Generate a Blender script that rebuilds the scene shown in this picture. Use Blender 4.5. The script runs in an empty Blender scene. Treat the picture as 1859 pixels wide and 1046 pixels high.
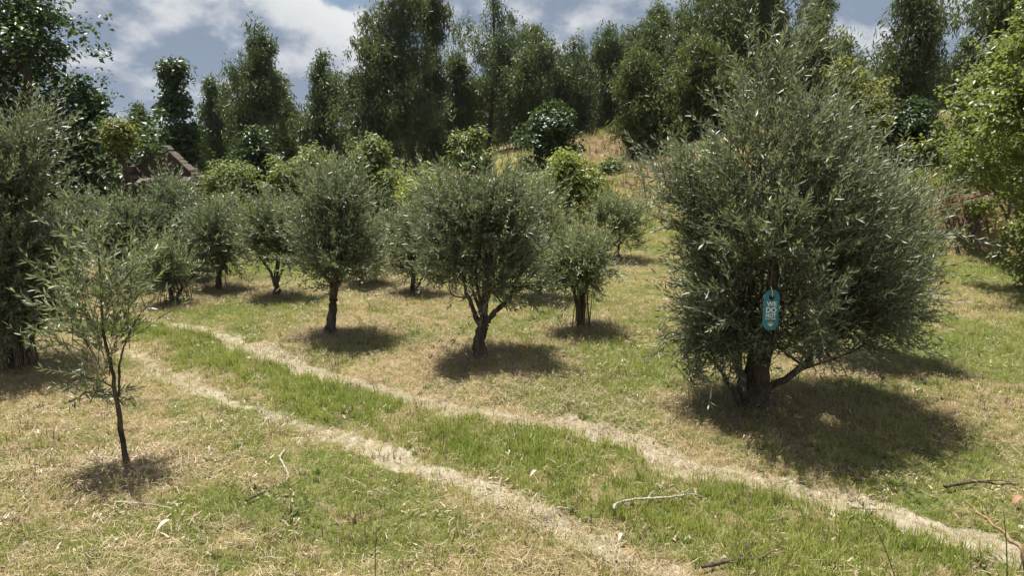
import bpy, bmesh, math
import numpy as np
from mathutils import Vector

# ------------------------------------------------------------------ camera, sky, sun, exposure
sc = bpy.context.scene
R = math.radians
F, W, H = 1404.0, 1859.0, 1046.0          # focal length and size of the photograph in pixels
CAMZ, PITCH = 2.1, math.atan(263 / 1404.0)
cam_d = bpy.data.cameras.new('camera'); cam = bpy.data.objects.new('camera', cam_d)
sc.collection.objects.link(cam); sc.camera = cam
cam.location = (0, 0, CAMZ); cam.rotation_euler = (R(90) - PITCH, 0, 0)
cam_d.sensor_width = 36; cam_d.lens = 36 * F / W; cam_d.clip_end = 5000; cam_d.clip_start = .05
SUN_EL, SUN_AZ = R(75), R(-38)              # azimuth measured from +Y (ahead) towards +X
sun_d = bpy.data.lights.new('sun', 'SUN'); sun = bpy.data.objects.new('sun', sun_d); sc.collection.objects.link(sun)
sun_d.energy = 5.0; sun_d.angle = R(.55); sun_d.color = (1, .955, .87)
sdir = Vector((math.sin(SUN_AZ) * math.cos(SUN_EL), math.cos(SUN_AZ) * math.cos(SUN_EL), math.sin(SUN_EL)))
sun.rotation_euler = sdir.to_track_quat('Z', 'Y').to_euler()
vs = sc.view_settings
vs.view_transform = 'Standard'; vs.look = 'None'; vs.gamma = 1; vs.exposure = 1.08; vs.use_curve_mapping = False
sc.render.engine = 'CYCLES'
cy = sc.cycles
cy.max_bounces = 4; cy.diffuse_bounces = 2; cy.glossy_bounces = 2; cy.transmission_bounces = 4; cy.transparent_max_bounces = 4
cy.caustics_reflective = False; cy.caustics_refractive = False; cy.sample_clamp_indirect = 4
cy.use_denoising = True


class N:
    """small helper round a node tree"""
    def __init__(s, tree): s.t = tree; s.n = tree.nodes; s.l = tree.links
    def new(s, typ, **kw):
        n = s.n.new(typ)
        for k, v in kw.items(): setattr(n, k, v)
        return n
    def put(s, sock, v):
        if v is None: return
        if isinstance(v, bpy.types.NodeSocket): s.l.new(v, sock)
        else:
            if isinstance(v, (tuple, list)) and len(v) == 3 and sock.type == 'RGBA': v = (*v, 1)
            sock.default_value = v
    def math(s, op, a, b=None, c=None, clamp=False):
        n = s.new('ShaderNodeMath', operation=op, use_clamp=clamp)
        s.put(n.inputs[0], a); s.put(n.inputs[1], b); s.put(n.inputs[2], c); return n.outputs[0]
    def vmath(s, op, a, b=None):
        n = s.new('ShaderNodeVectorMath', operation=op); s.put(n.inputs[0], a)
        if op == 'SCALE': s.put(n.inputs[3], b)
        else: s.put(n.inputs[1], b)
        return n.outputs['Value'] if op in ('DOT_PRODUCT', 'LENGTH') else n.outputs[0]
    def mix(s, f, a, b):
        n = s.new('ShaderNodeMix', data_type='RGBA'); s.put(n.inputs[0], f); s.put(n.inputs[6], a); s.put(n.inputs[7], b); return n.outputs[2]
    def noise(s, vec, scale, detail=4, rough=.55, dist=0.):
        n = s.new('ShaderNodeTexNoise'); s.put(n.inputs['Vector'], vec)
        n.inputs['Scale'].default_value = scale; n.inputs['Detail'].default_value = detail
        n.inputs['Roughness'].default_value = rough; n.inputs['Distortion'].default_value = dist
        return n.outputs['Fac']
    def ramp(s, v, lo, hi):
        n = s.new('ShaderNodeMapRange', interpolation_type='SMOOTHSTEP'); s.put(n.inputs[0], v)
        n.inputs[1].default_value = lo; n.inputs[2].default_value = hi; return n.outputs[0]


def ray(px, py):
    dx, dy = (px - W / 2) / F, (H / 2 - py) / F
    return np.array([dx, math.cos(PITCH) + dy * math.sin(PITCH), -math.sin(PITCH) + dy * math.cos(PITCH)])


def at(px, py, Y):
    """the point seen at a pixel of the photograph, Y metres ahead"""
    d = ray(px, py); return np.array([d[0] * Y / d[1], Y, CAMZ + d[2] * Y / d[1]])


# ------------------------------------------------------------------ the sky: Nishita air behind broken cumulus
world = bpy.data.worlds.new('World'); sc.world = world; world.use_nodes = True
w = N(world.node_tree); w.n.clear()
sky = w.new('ShaderNodeTexSky', sky_type='NISHITA', sun_disc=False, sun_elevation=SUN_EL, sun_rotation=SUN_AZ, altitude=200, air_density=1.0, dust_density=.3, ozone_density=1.5)
tc = w.new('ShaderNodeTexCoord').outputs['Generated']
tcn = w.vmath('NORMALIZE', tc)
cp = w.vmath('MULTIPLY', tcn, (1, 1, 1.7))
def cloud_density(vec, d=12):
    a = w.noise(vec, 3.4, d, .56, .15)
    b = w.noise(w.vmath('ADD', vec, (3.3, 1.9, 4.2)), 1.5, 3, .5, .2)
    return w.math('ADD', w.math('MULTIPLY', a, .7), w.math('MULTIPLY', b, .3))
SKY_OFF = (2.47, .4, 1.15)
cpo = w.vmath('ADD', cp, SKY_OFF)
dens = cloud_density(cpo)
densu = cloud_density(w.vmath('ADD', cpo, (.0, .0, .05)), 6)
mask = w.ramp(dens, .40, .435)
lit = w.ramp(w.math('SUBTRACT', dens, densu), -.03, .055)     # the sunny upper rims against the grey bases
thick = w.ramp(dens, .45, .60)
ccol = w.mix(lit, (2.2, 2.75, 3.65), (7.0, 7.1, 7.15))
ccol = w.mix(w.math('MULTIPLY', thick, .35), ccol, (1.9, 2.3, 3.2))
veil = w.ramp(w.noise(w.vmath('ADD', cpo, (5.1, 2.2, .7)), 2.2, 6, .55, .3), .36, .58)
air = w.mix(.5, sky.outputs[0], (1.7, 2.5, 4.0))
air = w.mix(w.math('MULTIPLY', veil, .75), air, (2.2, 2.85, 3.8))
skc = w.mix(mask, air, ccol)
bg = w.new('ShaderNodeBackground'); w.l.new(skc, bg.inputs[0]); bg.inputs[1].default_value = .055
w.l.new(bg.outputs[0], w.new('ShaderNodeOutputWorld').inputs[0])

# ------------------------------------------------------------------ numpy helpers
rng = np.random.default_rng(7)
def smooth(a, b, v):
    t = np.clip((np.asarray(v, float) - a) / (b - a), 0, 1); return t * t * (3 - 2 * t)
_nr = np.random.default_rng(99)
_NK = [(_nr.normal(size=(14, 3)), _nr.uniform(0, 6.283, 14)) for _ in range(8)]
def nz(p, freq, k=0):
    """smooth pseudo noise, about -1..1, on points (n,3)"""
    K, ph = _NK[k]; K = K / np.linalg.norm(K, axis=1)[:, None] * (0.6 + .8 * np.linspace(0, 1, 14))[:, None]
    return np.sin((p * freq) @ K.T * 3.0 + ph).sum(1) / 4.2
def nz2(x, y, freq, k=0):
    s = np.shape(x); p = np.stack([np.ravel(x), np.ravel(y), np.zeros(np.size(x))], 1); return nz(p, freq, k).reshape(s)
def unit(v): return v / np.maximum(np.linalg.norm(v, axis=-1, keepdims=True), 1e-9)

def flat(px, py):
    d = ray(px, py); t = -CAMZ / d[2]; return d[0] * t, d[1] * t

# two wheel ruts of the farm track, from far to near
RUT_R = np.array([flat(*p) for p in [(60, 572), (180, 574), (300, 586), (400, 607), (520, 650), (620, 680), (720, 705), (850, 738), (960, 764), (1100, 800), (1220, 836), (1330, 866), (1450, 893), (1600, 924), (1720, 952), (1859, 992), (2100, 1060)]])
RUT_L = np.array([flat(*p) for p in [(120, 600), (190, 622), (250, 645), (330, 682), (430, 722), (520, 762), (620, 802), (740, 846), (830, 880), (930, 916), (1030, 962), (1110, 1002), (1200, 1046), (1330, 1110)]])
def polydist(x, y, P):
    """signed distance to a polyline (positive on its far right side) and the arc position 0..1"""
    x = np.asarray(x, float); y = np.asarray(y, float)
    best = np.full(x.shape, 1e9); sg = np.ones(x.shape)
    for i in range(len(P) - 1):
        a, b = P[i], P[i + 1]; d = b - a; L2 = d @ d
        t = np.clip(((x - a[0]) * d[0] + (y - a[1]) * d[1]) / L2, 0, 1)
        ex, ey = x - a[0] - t * d[0], y - a[1] - t * d[1]; q = ex * ex + ey * ey
        m = q < best; best = np.where(m, q, best); sg = np.where(m, np.sign(d[0] * ey - d[1] * ex), sg)
    return np.sqrt(best) * sg

TRUNKS = []          # (x, y, r) of scorched straw rings round the olive stems
def fields(x, y):
    """rut, green and straw amounts (0..1) over the ground"""
    x = np.asarray(x, float); y = np.asarray(y, float)
    wob = .07 * nz2(x, y, .9, 1) + .05 * nz2(x, y, 3., 2) + .035 * nz2(x, y, 9., 3)
    sR, sL = polydist(x, y, RUT_R), polydist(x, y, RUT_L)
    dR, dL = np.abs(sR + wob), np.abs(sL + wob * .8)
    nearR = smooth(9.5, 6.5, y); nearL = smooth(6.2, 4.2, y)
    wR = .145 + .05 * nz2(x, y, .6, 3) + .07 * smooth(4.9, 3.6, y); wL = .14 + .05 * nz2(x, y, .7, 4)
    rR = np.exp(-(dR / wR) ** 4) * (.45 + .55 * nearR); rL = np.exp(-(dL / wL) ** 4) * (.55 + .4 * nearL)
    rut = np.clip(np.maximum(rR, rL) * (1 + .35 * nz2(x, y, 2.2, 5)), 0, 1)
    between = smooth(.0, .25, sL) * smooth(.0, .25, -sR)
    leftside = smooth(.1, -.3, sL)
    n1 = nz2(x, y, .55, 6); n2 = nz2(x, y, 1.6, 7); n3 = nz2(x, y, .22, 0)
    n4 = nz2(x, y, 4.2, 1); n5 = nz2(x, y, 9., 5); g = .47 + .19 * n1 + .15 * n2 + .08 * n3 + .20 * n4 + .16 * n5
    g = g * (1 - between) + between * (.74 + .20 * n2 + .18 * n1 + .18 * n4 + .12 * n5 - .45 * smooth(.45, .1, sL) * smooth(4.2, 5.2, y))
    g = g - .06 * leftside
    for bx, by, r in GREEN:
        g = g + .55 * np.exp(-(((x - bx) / r) ** 2 + ((y - by) / (r * .6)) ** 2))
    straw = np.clip(.55 - .3 * n1 + .2 * nz2(x, y, 1.1, 3), 0, 1)
    for bx, by, r in TRUNKS:
        q = np.exp(-(((x - bx) / r) ** 2 + ((y - by) / r) ** 2) ** 1.5); g = g - .65 * q; straw = np.maximum(straw, q)
    straw = straw * (1 - .8 * between)
    return rut, np.clip(g, 0, 1), np.clip(straw, 0, 1)
GREEN = [(*flat(1110, 690), .7), (*flat(1000, 712), .7), (*flat(1060, 745), .5), (*flat(700, 610), .6), (*flat(1800, 640), 1.0), (*flat(430, 930), .35), (*flat(420, 560), .8), (*flat(400, 500), 1.4)]

def tz(x, y):
    """height of the land"""
    x = np.asarray(x, float); y = np.asarray(y, float)
    z = smooth(13, 46, y) * 2.9 * smooth(-9, 5, x) + np.clip(y - 46, 0, 60) * .05 * smooth(-9, 5, x)
    z = z + 1.15 * smooth(4.8, 7.0, x) * smooth(13.4, 14.7, y + .35 * nz2(x, y, .5, 2)) * (1 - .6 * smooth(20, 40, y))
    z = z + .05 * np.clip(x - 3.5, 0, 8) * smooth(5, 9, y)
    near = smooth(60, 20, y) * smooth(-8, 0, y)
    z = z + near * (.035 * nz2(x, y, .35, 0) + .022 * nz2(x, y, 1.3, 1) + .013 * nz2(x, y, 4.2, 2))
    rr = np.maximum(np.exp(-(polydist(x, y, RUT_R) / .22) ** 2), np.exp(-(polydist(x, y, RUT_L) / .22) ** 2))
    return z - .035 * rr * near

def hit(px, py):
    """where the ray of a pixel meets the land"""
    d = ray(px, py); t = np.linspace(1.5, 70, 6000); P = np.array([0, 0, CAMZ]) + t[:, None] * d
    k = np.argmax(P[:, 2] < tz(P[:, 0], P[:, 1])); return P[k] if P[k, 2] < tz(P[k, 0], P[k, 1]) + .01 else P[-1]

def mesh(name, verts, faces=None, tris=None, mats=(), attrs=None, smooth_=True):
    me = bpy.data.meshes.new(name)
    verts = np.asarray(verts, np.float32)
    F_ = np.asarray(tris if tris is not None else faces, np.int32); k = F_.shape[1]
    me.vertices.add(len(verts)); me.vertices.foreach_set('co', verts.ravel())
    me.loops.add(F_.size); me.loops.foreach_set('vertex_index', F_.ravel())
    me.polygons.add(len(F_)); me.polygons.foreach_set('loop_start', np.arange(0, F_.size, k, dtype=np.int32))
    try: me.polygons.foreach_set('loop_total', np.full(len(F_), k, np.int32))
    except Exception: pass
    me.update(calc_edges=True)
    if not smooth_: me.shade_flat()
    for a, v in (attrs or {}).items():
        at_ = me.attributes.new(a, 'FLOAT', 'POINT'); at_.data.foreach_set('value', np.asarray(v, np.float32))
    for m in mats: me.materials.append(m)
    return me

COL = sc.collection
def link(name, data, parent=None, loc=None):
    o = bpy.data.objects.new(name, data); COL.objects.link(o)
    if parent is not None: o.parent = parent
    if loc is not None: o.location = loc
    return o
def tag(o, label=None, cat=None, group=None, kind=None):
    if label: o['label'] = label
    if cat: o['category'] = cat
    if group: o['group'] = group
    if kind: o['kind'] = kind
    return o

def tube(pts, rad, sides=6):
    """verts and quads of a tube along pts with a radius at each point, closed to a tip"""
    pts = np.asarray(pts, float); rad = np.asarray(rad, float); n = len(pts)
    t = np.gradient(pts, axis=0); t = unit(t)
    ref = np.where(np.abs(t[:, 2:3]) > .9, np.array([[1., 0, 0]]), np.array([[0, 0, 1.]]))
    u = unit(np.cross(t, ref)); v = np.cross(t, u)
    a = np.arange(sides) * 2 * math.pi / sides
    V = (pts[:, None, :] + rad[:, None, None] * (np.cos(a)[None, :, None] * u[:, None, :] + np.sin(a)[None, :, None] * v[:, None, :])).reshape(-1, 3)
    i = np.arange(n - 1)[:, None] * sides; j = np.arange(sides)[None, :]; j2 = (j + 1) % sides
    Q = np.stack([i + j, i + j2, i + sides + j2, i + sides + j], -1).reshape(-1, 4)
    return V, Q
def join(parts):
    V, Q, o = [], [], 0
    for v, q in parts: V.append(v); Q.append(q + o); o += len(v)
    return np.concatenate(V), np.concatenate(Q)
def spline(pts, n):
    """smooth curve through points"""
    pts = np.asarray(pts, float); m = len(pts)
    P = np.vstack([2 * pts[0] - pts[1], pts, 2 * pts[-1] - pts[-2]])
    s = np.linspace(0, m - 1 - 1e-6, n); k = s.astype(int); t = (s - k)[:, None]
    a, b, c, d = P[k], P[k + 1], P[k + 2], P[k + 3]
    return .5 * (2 * b + (c - a) * t + (2 * a - 5 * b + 4 * c - d) * t ** 2 + (3 * b - a - 3 * c + d) * t ** 3)

def leaves(pos, d, nrm, L, Wd, fold=.12, tint=None):
    """diamond leaves folded along the midrib: two triangles each"""
    d = unit(d); s = unit(np.cross(d, nrm)); n = np.cross(s, d)
    L = L[:, None]; Wd = Wd[:, None]
    mid = pos + d * L * .45
    V = np.stack([pos, mid + s * Wd * .5 + n * Wd * fold, pos + d * L - n * L * .06, mid - s * Wd * .5 + n * Wd * fold], 1)
    k = np.arange(len(pos))[:, None] * 4
    T = np.concatenate([k + [0, 1, 2], k + [0, 2, 3]], 0)
    tint = rng.random(len(pos)) if tint is None else tint
    return V.reshape(-1, 3), T, np.repeat(tint, 4)

# ------------------------------------------------------------------ materials
def pmat(name):
    m = bpy.data.materials.new(name); m.use_nodes = True; n = N(m.node_tree); n.n.clear()
    out = n.new('ShaderNodeOutputMaterial'); return m, n, out
def principled(n, col, rough=.6, spec=.3, normal=None):
    p = n.new('ShaderNodeBsdfPrincipled'); n.put(p.inputs['Base Color'], col); n.put(p.inputs['Roughness'], rough)
    p.inputs['Specular IOR Level'].default_value = spec
    if normal is not None: n.l.new(normal, p.inputs['Normal'])
    return p.outputs[0]
def bump(n, h, strength=.5, dist=.02):
    b = n.new('ShaderNodeBump'); b.inputs['Strength'].default_value = strength; b.inputs['Distance'].default_value = dist
    n.put(b.inputs['Height'], h); return b.outputs[0]

def leaf_mat(name, c1, c2, under, trans, tf=.3, rough=.42, spec=.45):
    m, n, out = pmat(name)
    t = n.new('ShaderNodeAttribute', attribute_name='tint').outputs['Fac']
    col = n.mix(t, c1, c2)
    back = n.new('ShaderNodeNewGeometry').outputs['Backfacing']
    col2 = n.mix(back, col, under)
    a = principled(n, col2, rough, spec)
    tr = n.new('ShaderNodeBsdfTranslucent'); n.put(tr.inputs[0], n.mix(t, trans, tuple(c * .7 for c in trans)))
    mx = n.new('ShaderNodeMixShader'); mx.inputs[0].default_value = tf
    n.l.new(a, mx.inputs[1]); n.l.new(tr.outputs[0], mx.inputs[2]); n.l.new(mx.outputs[0], out.inputs[0]); return m

def bark_mat(name, c1, c2, scale=30, zs=.25):
    m, n, out = pmat(name)
    g = n.new('ShaderNodeNewGeometry').outputs['Position']
    mp = n.new('ShaderNodeMapping'); n.l.new(g, mp.inputs[0]); mp.inputs['Scale'].default_value = (1, 1, zs)
    f = n.noise(mp.outputs[0], scale, 6, .65, .4)
    f2 = n.noise(g, 3, 3)
    col = n.mix(n.ramp(f, .35, .68), c1, c2); col = n.mix(n.math('MULTIPLY', n.ramp(f2, .5, .7), .35), col, tuple(c * 1.5 for c in c2))
    n.l.new(principled(n, col, .9, .15, bump(n, f, .8, .012)), out.inputs[0]); return m

M = {}
M['olive'] = leaf_mat('olive_leaf', (.050, .068, .034), (.180, .205, .122), (.265, .290, .210), (.28, .34, .13), .25, .40, .50)
M['olive_pale'] = leaf_mat('olive_leaf_pale', (.072, .096, .040), (.195, .218, .118), (.270, .292, .200), (.33, .39, .14), .28, .42, .48)
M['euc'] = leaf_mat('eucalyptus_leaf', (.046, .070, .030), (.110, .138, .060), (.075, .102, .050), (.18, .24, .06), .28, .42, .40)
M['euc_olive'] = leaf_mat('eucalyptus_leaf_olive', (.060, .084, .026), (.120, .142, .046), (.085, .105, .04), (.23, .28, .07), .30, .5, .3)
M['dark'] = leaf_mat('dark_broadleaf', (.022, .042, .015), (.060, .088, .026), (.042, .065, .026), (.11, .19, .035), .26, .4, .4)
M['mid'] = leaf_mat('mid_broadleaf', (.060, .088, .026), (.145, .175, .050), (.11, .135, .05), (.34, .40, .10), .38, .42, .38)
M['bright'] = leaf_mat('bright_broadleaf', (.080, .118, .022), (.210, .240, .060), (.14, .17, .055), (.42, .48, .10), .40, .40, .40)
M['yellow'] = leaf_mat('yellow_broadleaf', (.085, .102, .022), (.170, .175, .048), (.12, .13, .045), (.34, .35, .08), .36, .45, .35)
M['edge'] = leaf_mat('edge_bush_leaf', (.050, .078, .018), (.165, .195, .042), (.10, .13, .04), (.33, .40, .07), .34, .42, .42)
M['bark'] = bark_mat('olive_bark', (.045, .035, .026), (.125, .10, .075))
M['euc_bark'] = bark_mat('eucalyptus_bark', (.055, .047, .040), (.16, .14, .115), 12, .12)
M['stem'] = bark_mat('shoot_stem', (.07, .065, .04), (.15, .135, .085), 40)
M['straw'] = bark_mat('dry_sucker_straw', (.12, .088, .05), (.29, .22, .125), 50, .1)
M['lichen'] = bark_mat('pale_dead_wood', (.20, .18, .145), (.47, .43, .36), 70)
M['deadwood'] = bark_mat('dark_dead_wood', (.05, .038, .03), (.13, .10, .075), 60)
M['stalk'] = bark_mat('brown_dry_stalk', (.15, .095, .05), (.30, .21, .115), 45)

# ground: thatch, green moss of short grass, bare pale earth
def ground_mat(name, bare=False):
    m, n, out = pmat(name)
    g = n.new('ShaderNodeNewGeometry').outputs['Position']
    fine = n.noise(g, 55, 5, .7); mid = n.noise(g, 9, 4, .6); big = n.noise(g, 1.3, 3)
    dirt = n.mix(n.ramp(mid, .35, .7), (.25, .215, .155), (.37, .325, .24)); dirt = n.mix(n.math('MULTIPLY', n.ramp(fine, .5, .72), .55), dirt, (.20, .165, .11))
    if bare: col = dirt
    else:
        rut = n.new('ShaderNodeAttribute', attribute_name='rut').outputs['Fac']; gr = n.new('ShaderNodeAttribute', attribute_name='green').outputs['Fac']
        st = n.new('ShaderNodeAttribute', attribute_name='straw').outputs['Fac']; fr = n.new('ShaderNodeAttribute', attribute_name='bracken').outputs['Fac']
        thatch = n.mix(n.ramp(fine, .35, .68), (.085, .068, .036), (.27, .22, .12))
        thatch = n.mix(n.math('MULTIPLY', st, .6), thatch, n.mix(n.ramp(fine, .38, .62), (.20, .125, .07), (.42, .30, .175)))
        green = n.mix(n.ramp(fine, .35, .7), (.05, .065, .022), (.15, .165, .05))
        col = n.mix(n.ramp(n.math('ADD', gr, n.math('MULTIPLY', n.math('SUBTRACT', mid, .5), .7)), .3, .75), thatch, green)
        col = n.mix(n.ramp(n.math('ADD', rut, n.math('MULTIPLY', n.math('SUBTRACT', mid, .5), .9)), .3, .62), col, dirt)
        col = n.mix(fr, col, n.mix(n.ramp(mid, .4, .6), (.09, .058, .034), (.20, .14, .085)))
    h = n.math('ADD', n.math('MULTIPLY', fine, .5), mid)
    n.l.new(principled(n, col, .95, .1, bump(n, h, .9, .03)), out.inputs[0]); return m
M['ground'] = ground_mat('meadow_ground'); M['dirt'] = ground_mat('bare_earth', True)

# ------------------------------------------------------------------ olive specs (needed by the ground for the straw rings)
# base pixel, outline rows (py, left px, right px) of the crown
OLIVES = [
 dict(key='big', base=(1368, 738), shoots=4300, leaf=(.075, .0165), dy=-.02, mat='olive', ring=.9,
      rows=[(66, 1395, 1410), (95, 1375, 1425), (130, 1350, 1445), (165, 1325, 1465), (195, 1275, 1490), (225, 1225, 1545), (270, 1195, 1600), (330, 1175, 1640), (400, 1150, 1680), (480, 1136, 1696), (550, 1138, 1700), (578, 1142, 1700), (604, 1148, 1640), (628, 1158, 1400), (660, 1168, 1300), (682, 1176, 1262)],
      label='large silvery olive tree with the blue tag, long low limb reaching out on its side', stems=[([(1372, 742), (1378, 690), (1392, 620), (1402, 520), (1405, 430)], .085, .025, 0), ([(1355, 742), (1350, 700), (1335, 640), (1310, 560), (1285, 470)], .05, .015, .1), ([(1380, 735), (1390, 712), (1440, 678), (1500, 630), (1545, 590)], .032, .016, -.1), ([(1365, 740), (1362, 690), (1372, 600), (1360, 480), (1370, 300)], .06, .015, .25), ([(1345, 742), (1335, 715), (1318, 690), (1290, 640)], .03, .008, -.15)]),
 dict(key='centre', base=(872, 650), shoots=1500, leaf=(.078, .0185), mat='olive', ring=.75,
      rows=[(292, 852, 872), (315, 815, 915), (345, 782, 965), (390, 762, 995), (440, 755, 1005), (490, 762, 990), (525, 785, 955), (552, 810, 915), (572, 830, 890)],
      label='round dark-hearted olive tree with forked trunk and ragged shadow, middle of the grove', stems=[([(872, 652), (870, 620), (878, 585), (880, 540), (885, 470)], .07, .03, 0), ([(874, 605), (895, 570), (922, 545), (950, 490)], .035, .012, -.1), ([(872, 590), (850, 540), (835, 470)], .03, .012, .15)]),
 dict(key='leaning', base=(600, 605), shoots=1150, leaf=(.078, .019), mat='olive', ring=.55,
      rows=[(285, 592, 606), (315, 578, 625), (345, 545, 655), (390, 524, 678), (440, 520, 690), (490, 530, 690), (520, 548, 650), (545, 562, 605), (562, 572, 598)],
      label='olive tree with single dark straight trunk beside the far rut', stems=[([(600, 607), (603, 570), (607, 525), (608, 470), (606, 380)], .055, .02, 0), ([(606, 530), (630, 490), (650, 440)], .02, .01, -.1), ([(606, 525), (580, 480), (560, 430)], .02, .01, .1)]),
 dict(key='sheaf', base=(1055, 595), shoots=620, leaf=(.075, .018), mat='olive_pale', ring=.5,
      rows=[(395, 1035, 1065), (425, 1000, 1095), (465, 986, 1112), (500, 992, 1105), (525, 1015, 1085)],
      label='small vase-shaped olive with a sheaf of pale straw stems at its foot', stems=[([(1052, 597), (1048, 560), (1040, 520), (1020, 470)], .028, .01, 0), ([(1058, 597), (1060, 550), (1068, 510), (1085, 460)], .028, .01, -.05), ([(1055, 597), (1055, 545), (1052, 490), (1050, 440)], .03, .01, .1)], suckers=(18, .12, .6, 'straw')),
 dict(key='edge', base=(22, 668), shoots=1700, leaf=(.075, .019), mat='olive', ring=.8,
      rows=[(175, 35, 55), (205, 10, 75), (250, -30, 100), (310, -60, 112), (380, -90, 118), (450, -110, 125), (520, -110, 128), (570, -90, 115), (600, -60, 85)],
      label='tall bushy olive cut by the photo edge, its stems wrapped in dry straw', stems=[([(15, 670), (12, 600), (15, 500), (30, 350)], .125, .02, 0), ([(32, 668), (40, 600), (70, 540), (95, 480)], .035, .012, -.15), ([(5, 668), (-15, 580), (-40, 480)], .04, .012, .1), ([(38, 665), (60, 610), (85, 570)], .02, .008, -.2)], suckers=(120, .24, .62, 'straw')),
 dict(key='small', base=(316, 551), shoots=330, leaf=(.075, .019), mat='olive_pale', ring=.4,
      rows=[(418, 300, 315), (440, 280, 330), (475, 272, 338), (510, 276, 335), (535, 288, 325)],
      label='small narrow olive with a short V-forked stub trunk', stems=[([(314, 552), (311, 535), (305, 500), (302, 460)], .035, .012, 0), ([(316, 550), (324, 535), (330, 520)], .03, .018, -.05)], suckers=(14, .25, .3, 'bark')),
 dict(key='third', base=(396, 527), shoots=640, leaf=(.08, .021), mat='olive', ring=.5,
      rows=[(340, 390, 402), (362, 365, 425), (395, 350, 442), (435, 346, 450), (462, 358, 444), (484, 378, 425)],
      label='rounded olive with a clear Y-forked trunk standing in sunlit grass', stems=[([(396, 528), (397, 505), (398, 490), (395, 440)], .05, .02, 0), ([(398, 495), (408, 478), (420, 440)], .028, .012, -.1), ([(397, 492), (385, 475), (372, 440)], .022, .01, .1)]),
 dict(key='fourth', base=(502, 536), shoots=640, leaf=(.08, .021), mat='olive', ring=.45,
      rows=[(335, 500, 512), (355, 478, 535), (390, 458, 555), (435, 450, 562), (465, 465, 548), (490, 485, 528)],
      label='olive with a fan of slanting stems next to the Y-forked one', stems=[([(503, 537), (502, 505), (505, 470), (508, 420)], .045, .018, 0), ([(500, 520), (490, 492), (470, 465)], .022, .01, -.05), ([(503, 515), (515, 480), (530, 440)], .022, .01, .1)]),
 dict(key='behind', base=(655, 516), shoots=520, leaf=(.082, .021), mat='olive_pale', ring=.45,
      rows=[(362, 645, 675), (385, 625, 695), (425, 622, 702), (465, 628, 700), (495, 640, 685)],
      label='pale olive half hidden behind the straight-trunked one, with its own shadow strip', stems=[([(657, 517), (658, 490), (660, 430)], .04, .015, 0)], suckers=(10, .3, .4, 'bark')),
 dict(key='between', base=(748, 531), shoots=600, leaf=(.082, .021), mat='olive', ring=.5,
      rows=[(368, 738, 765), (395, 715, 795), (435, 706, 805), (480, 712, 795), (515, 730, 775)],
      label='olive tucked in at the back between two larger olives, foliage down to its foot', stems=[([(748, 532), (750, 500), (752, 440)], .04, .015, 0), ([(752, 530), (768, 500), (780, 460)], .02, .01, 0)]),
 dict(key='tallgrey', base=(347, 508), shoots=1050, leaf=(.085, .023), mat='olive', ring=.5,
      rows=[(312, 290, 303), (338, 278, 328), (365, 266, 352), (400, 262, 368), (440, 280, 372), (480, 320, 372), (500, 335, 365)],
      label='tall dark grey olive in front of the ruined gable', stems=[([(349, 509), (345, 480), (325, 420), (305, 350)], .06, .02, 0)]),
 dict(key='backdark', base=(235, 528), shoots=900, leaf=(.085, .023), mat='olive', ring=.5,
      rows=[(352, 222, 245), (375, 198, 272), (400, 185, 290), (450, 182, 290), (495, 195, 285), (520, 215, 265)],
      label='dark-footed olive behind the thin sapling, shadow pooled at its base', stems=[([(238, 529), (238, 500), (235, 430)], .05, .02, 0)]),
 dict(key='backleft', base=(140, 515), shoots=900, leaf=(.088, .024), mat='olive', ring=.5,
      rows=[(325, 135, 160), (345, 105, 190), (385, 92, 205), (430, 88, 205), (475, 95, 195), (505, 120, 170)],
      label='olive below the ruin wall, between the edge olive and the sapling top', stems=[([(140, 516), (141, 480), (142, 410)], .05, .02, 0)]),
 dict(key='rightback', base=(1503, 655), shoots=1150, leaf=(.076, .0175), mat='olive_pale', ring=.55,
      rows=[(285, 1640, 1665), (320, 1590, 1690), (370, 1545, 1702), (430, 1510, 1705), (500, 1490, 1705), (560, 1480, 1690), (600, 1480, 1640), (630, 1490, 1560)],
      label='paler olive pressed against the far flank of the tagged tree', stems=[([(1500, 657), (1502, 610), (1515, 540), (1560, 440)], .04, .015, 0)]),
 dict(key='overlap', base=(985, 540), shoots=620, leaf=(.082, .021), mat='olive_pale', ring=.45,
      rows=[(322, 965, 990), (345, 930, 1020), (385, 920, 1038), (430, 925, 1035), (475, 940, 1020), (510, 955, 1005)],
      label='greenish olive showing past the shoulder of the dark-hearted olive', stems=[([(980, 541), (978, 500), (978, 430)], .04, .015, 0)]),
 dict(key='slope', base=(1122, 472), shoots=560, leaf=(.088, .024), mat='olive_pale', ring=.45,
      rows=[(338, 1112, 1135), (360, 1088, 1158), (400, 1078, 1168), (435, 1085, 1160), (460, 1102, 1142)],
      label='soft grey olive at the foot of the brown slope, left of the tagged tree', stems=[([(1122, 473), (1122, 450), (1124, 410)], .04, .015, 0)]),
 dict(key='sapling', base=(231, 848), shoots=115, leaf=(.076, .0165), mat='olive_pale', ring=.5, sparse=True,
      rows=[(398, 165, 180), (425, 150, 205), (460, 118, 240), (520, 100, 262), (570, 98, 272), (620, 105, 270), (670, 100, 235), (710, 110, 215), (745, 130, 185)],
      label='thin young olive sapling with sparse feathery leaves in the near grass', stems=[([(232, 850), (222, 790), (212, 718), (200, 660), (188, 600), (184, 540), (178, 440)], .017, .005, 0), ([(216, 720), (218, 660), (232, 610), (255, 570)], .009, .003, -.05), ([(210, 705), (175, 690), (130, 690)], .006, .003, -.1), ([(192, 620), (160, 580), (120, 560)], .006, .003, .05), ([(186, 550), (215, 520), (240, 490)], .006, .003, 0)]),
]
for o in OLIVES:
    p = hit(*o['base']); o['P'] = p; TRUNKS.append((p[0], p[1], o['ring']))
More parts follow.
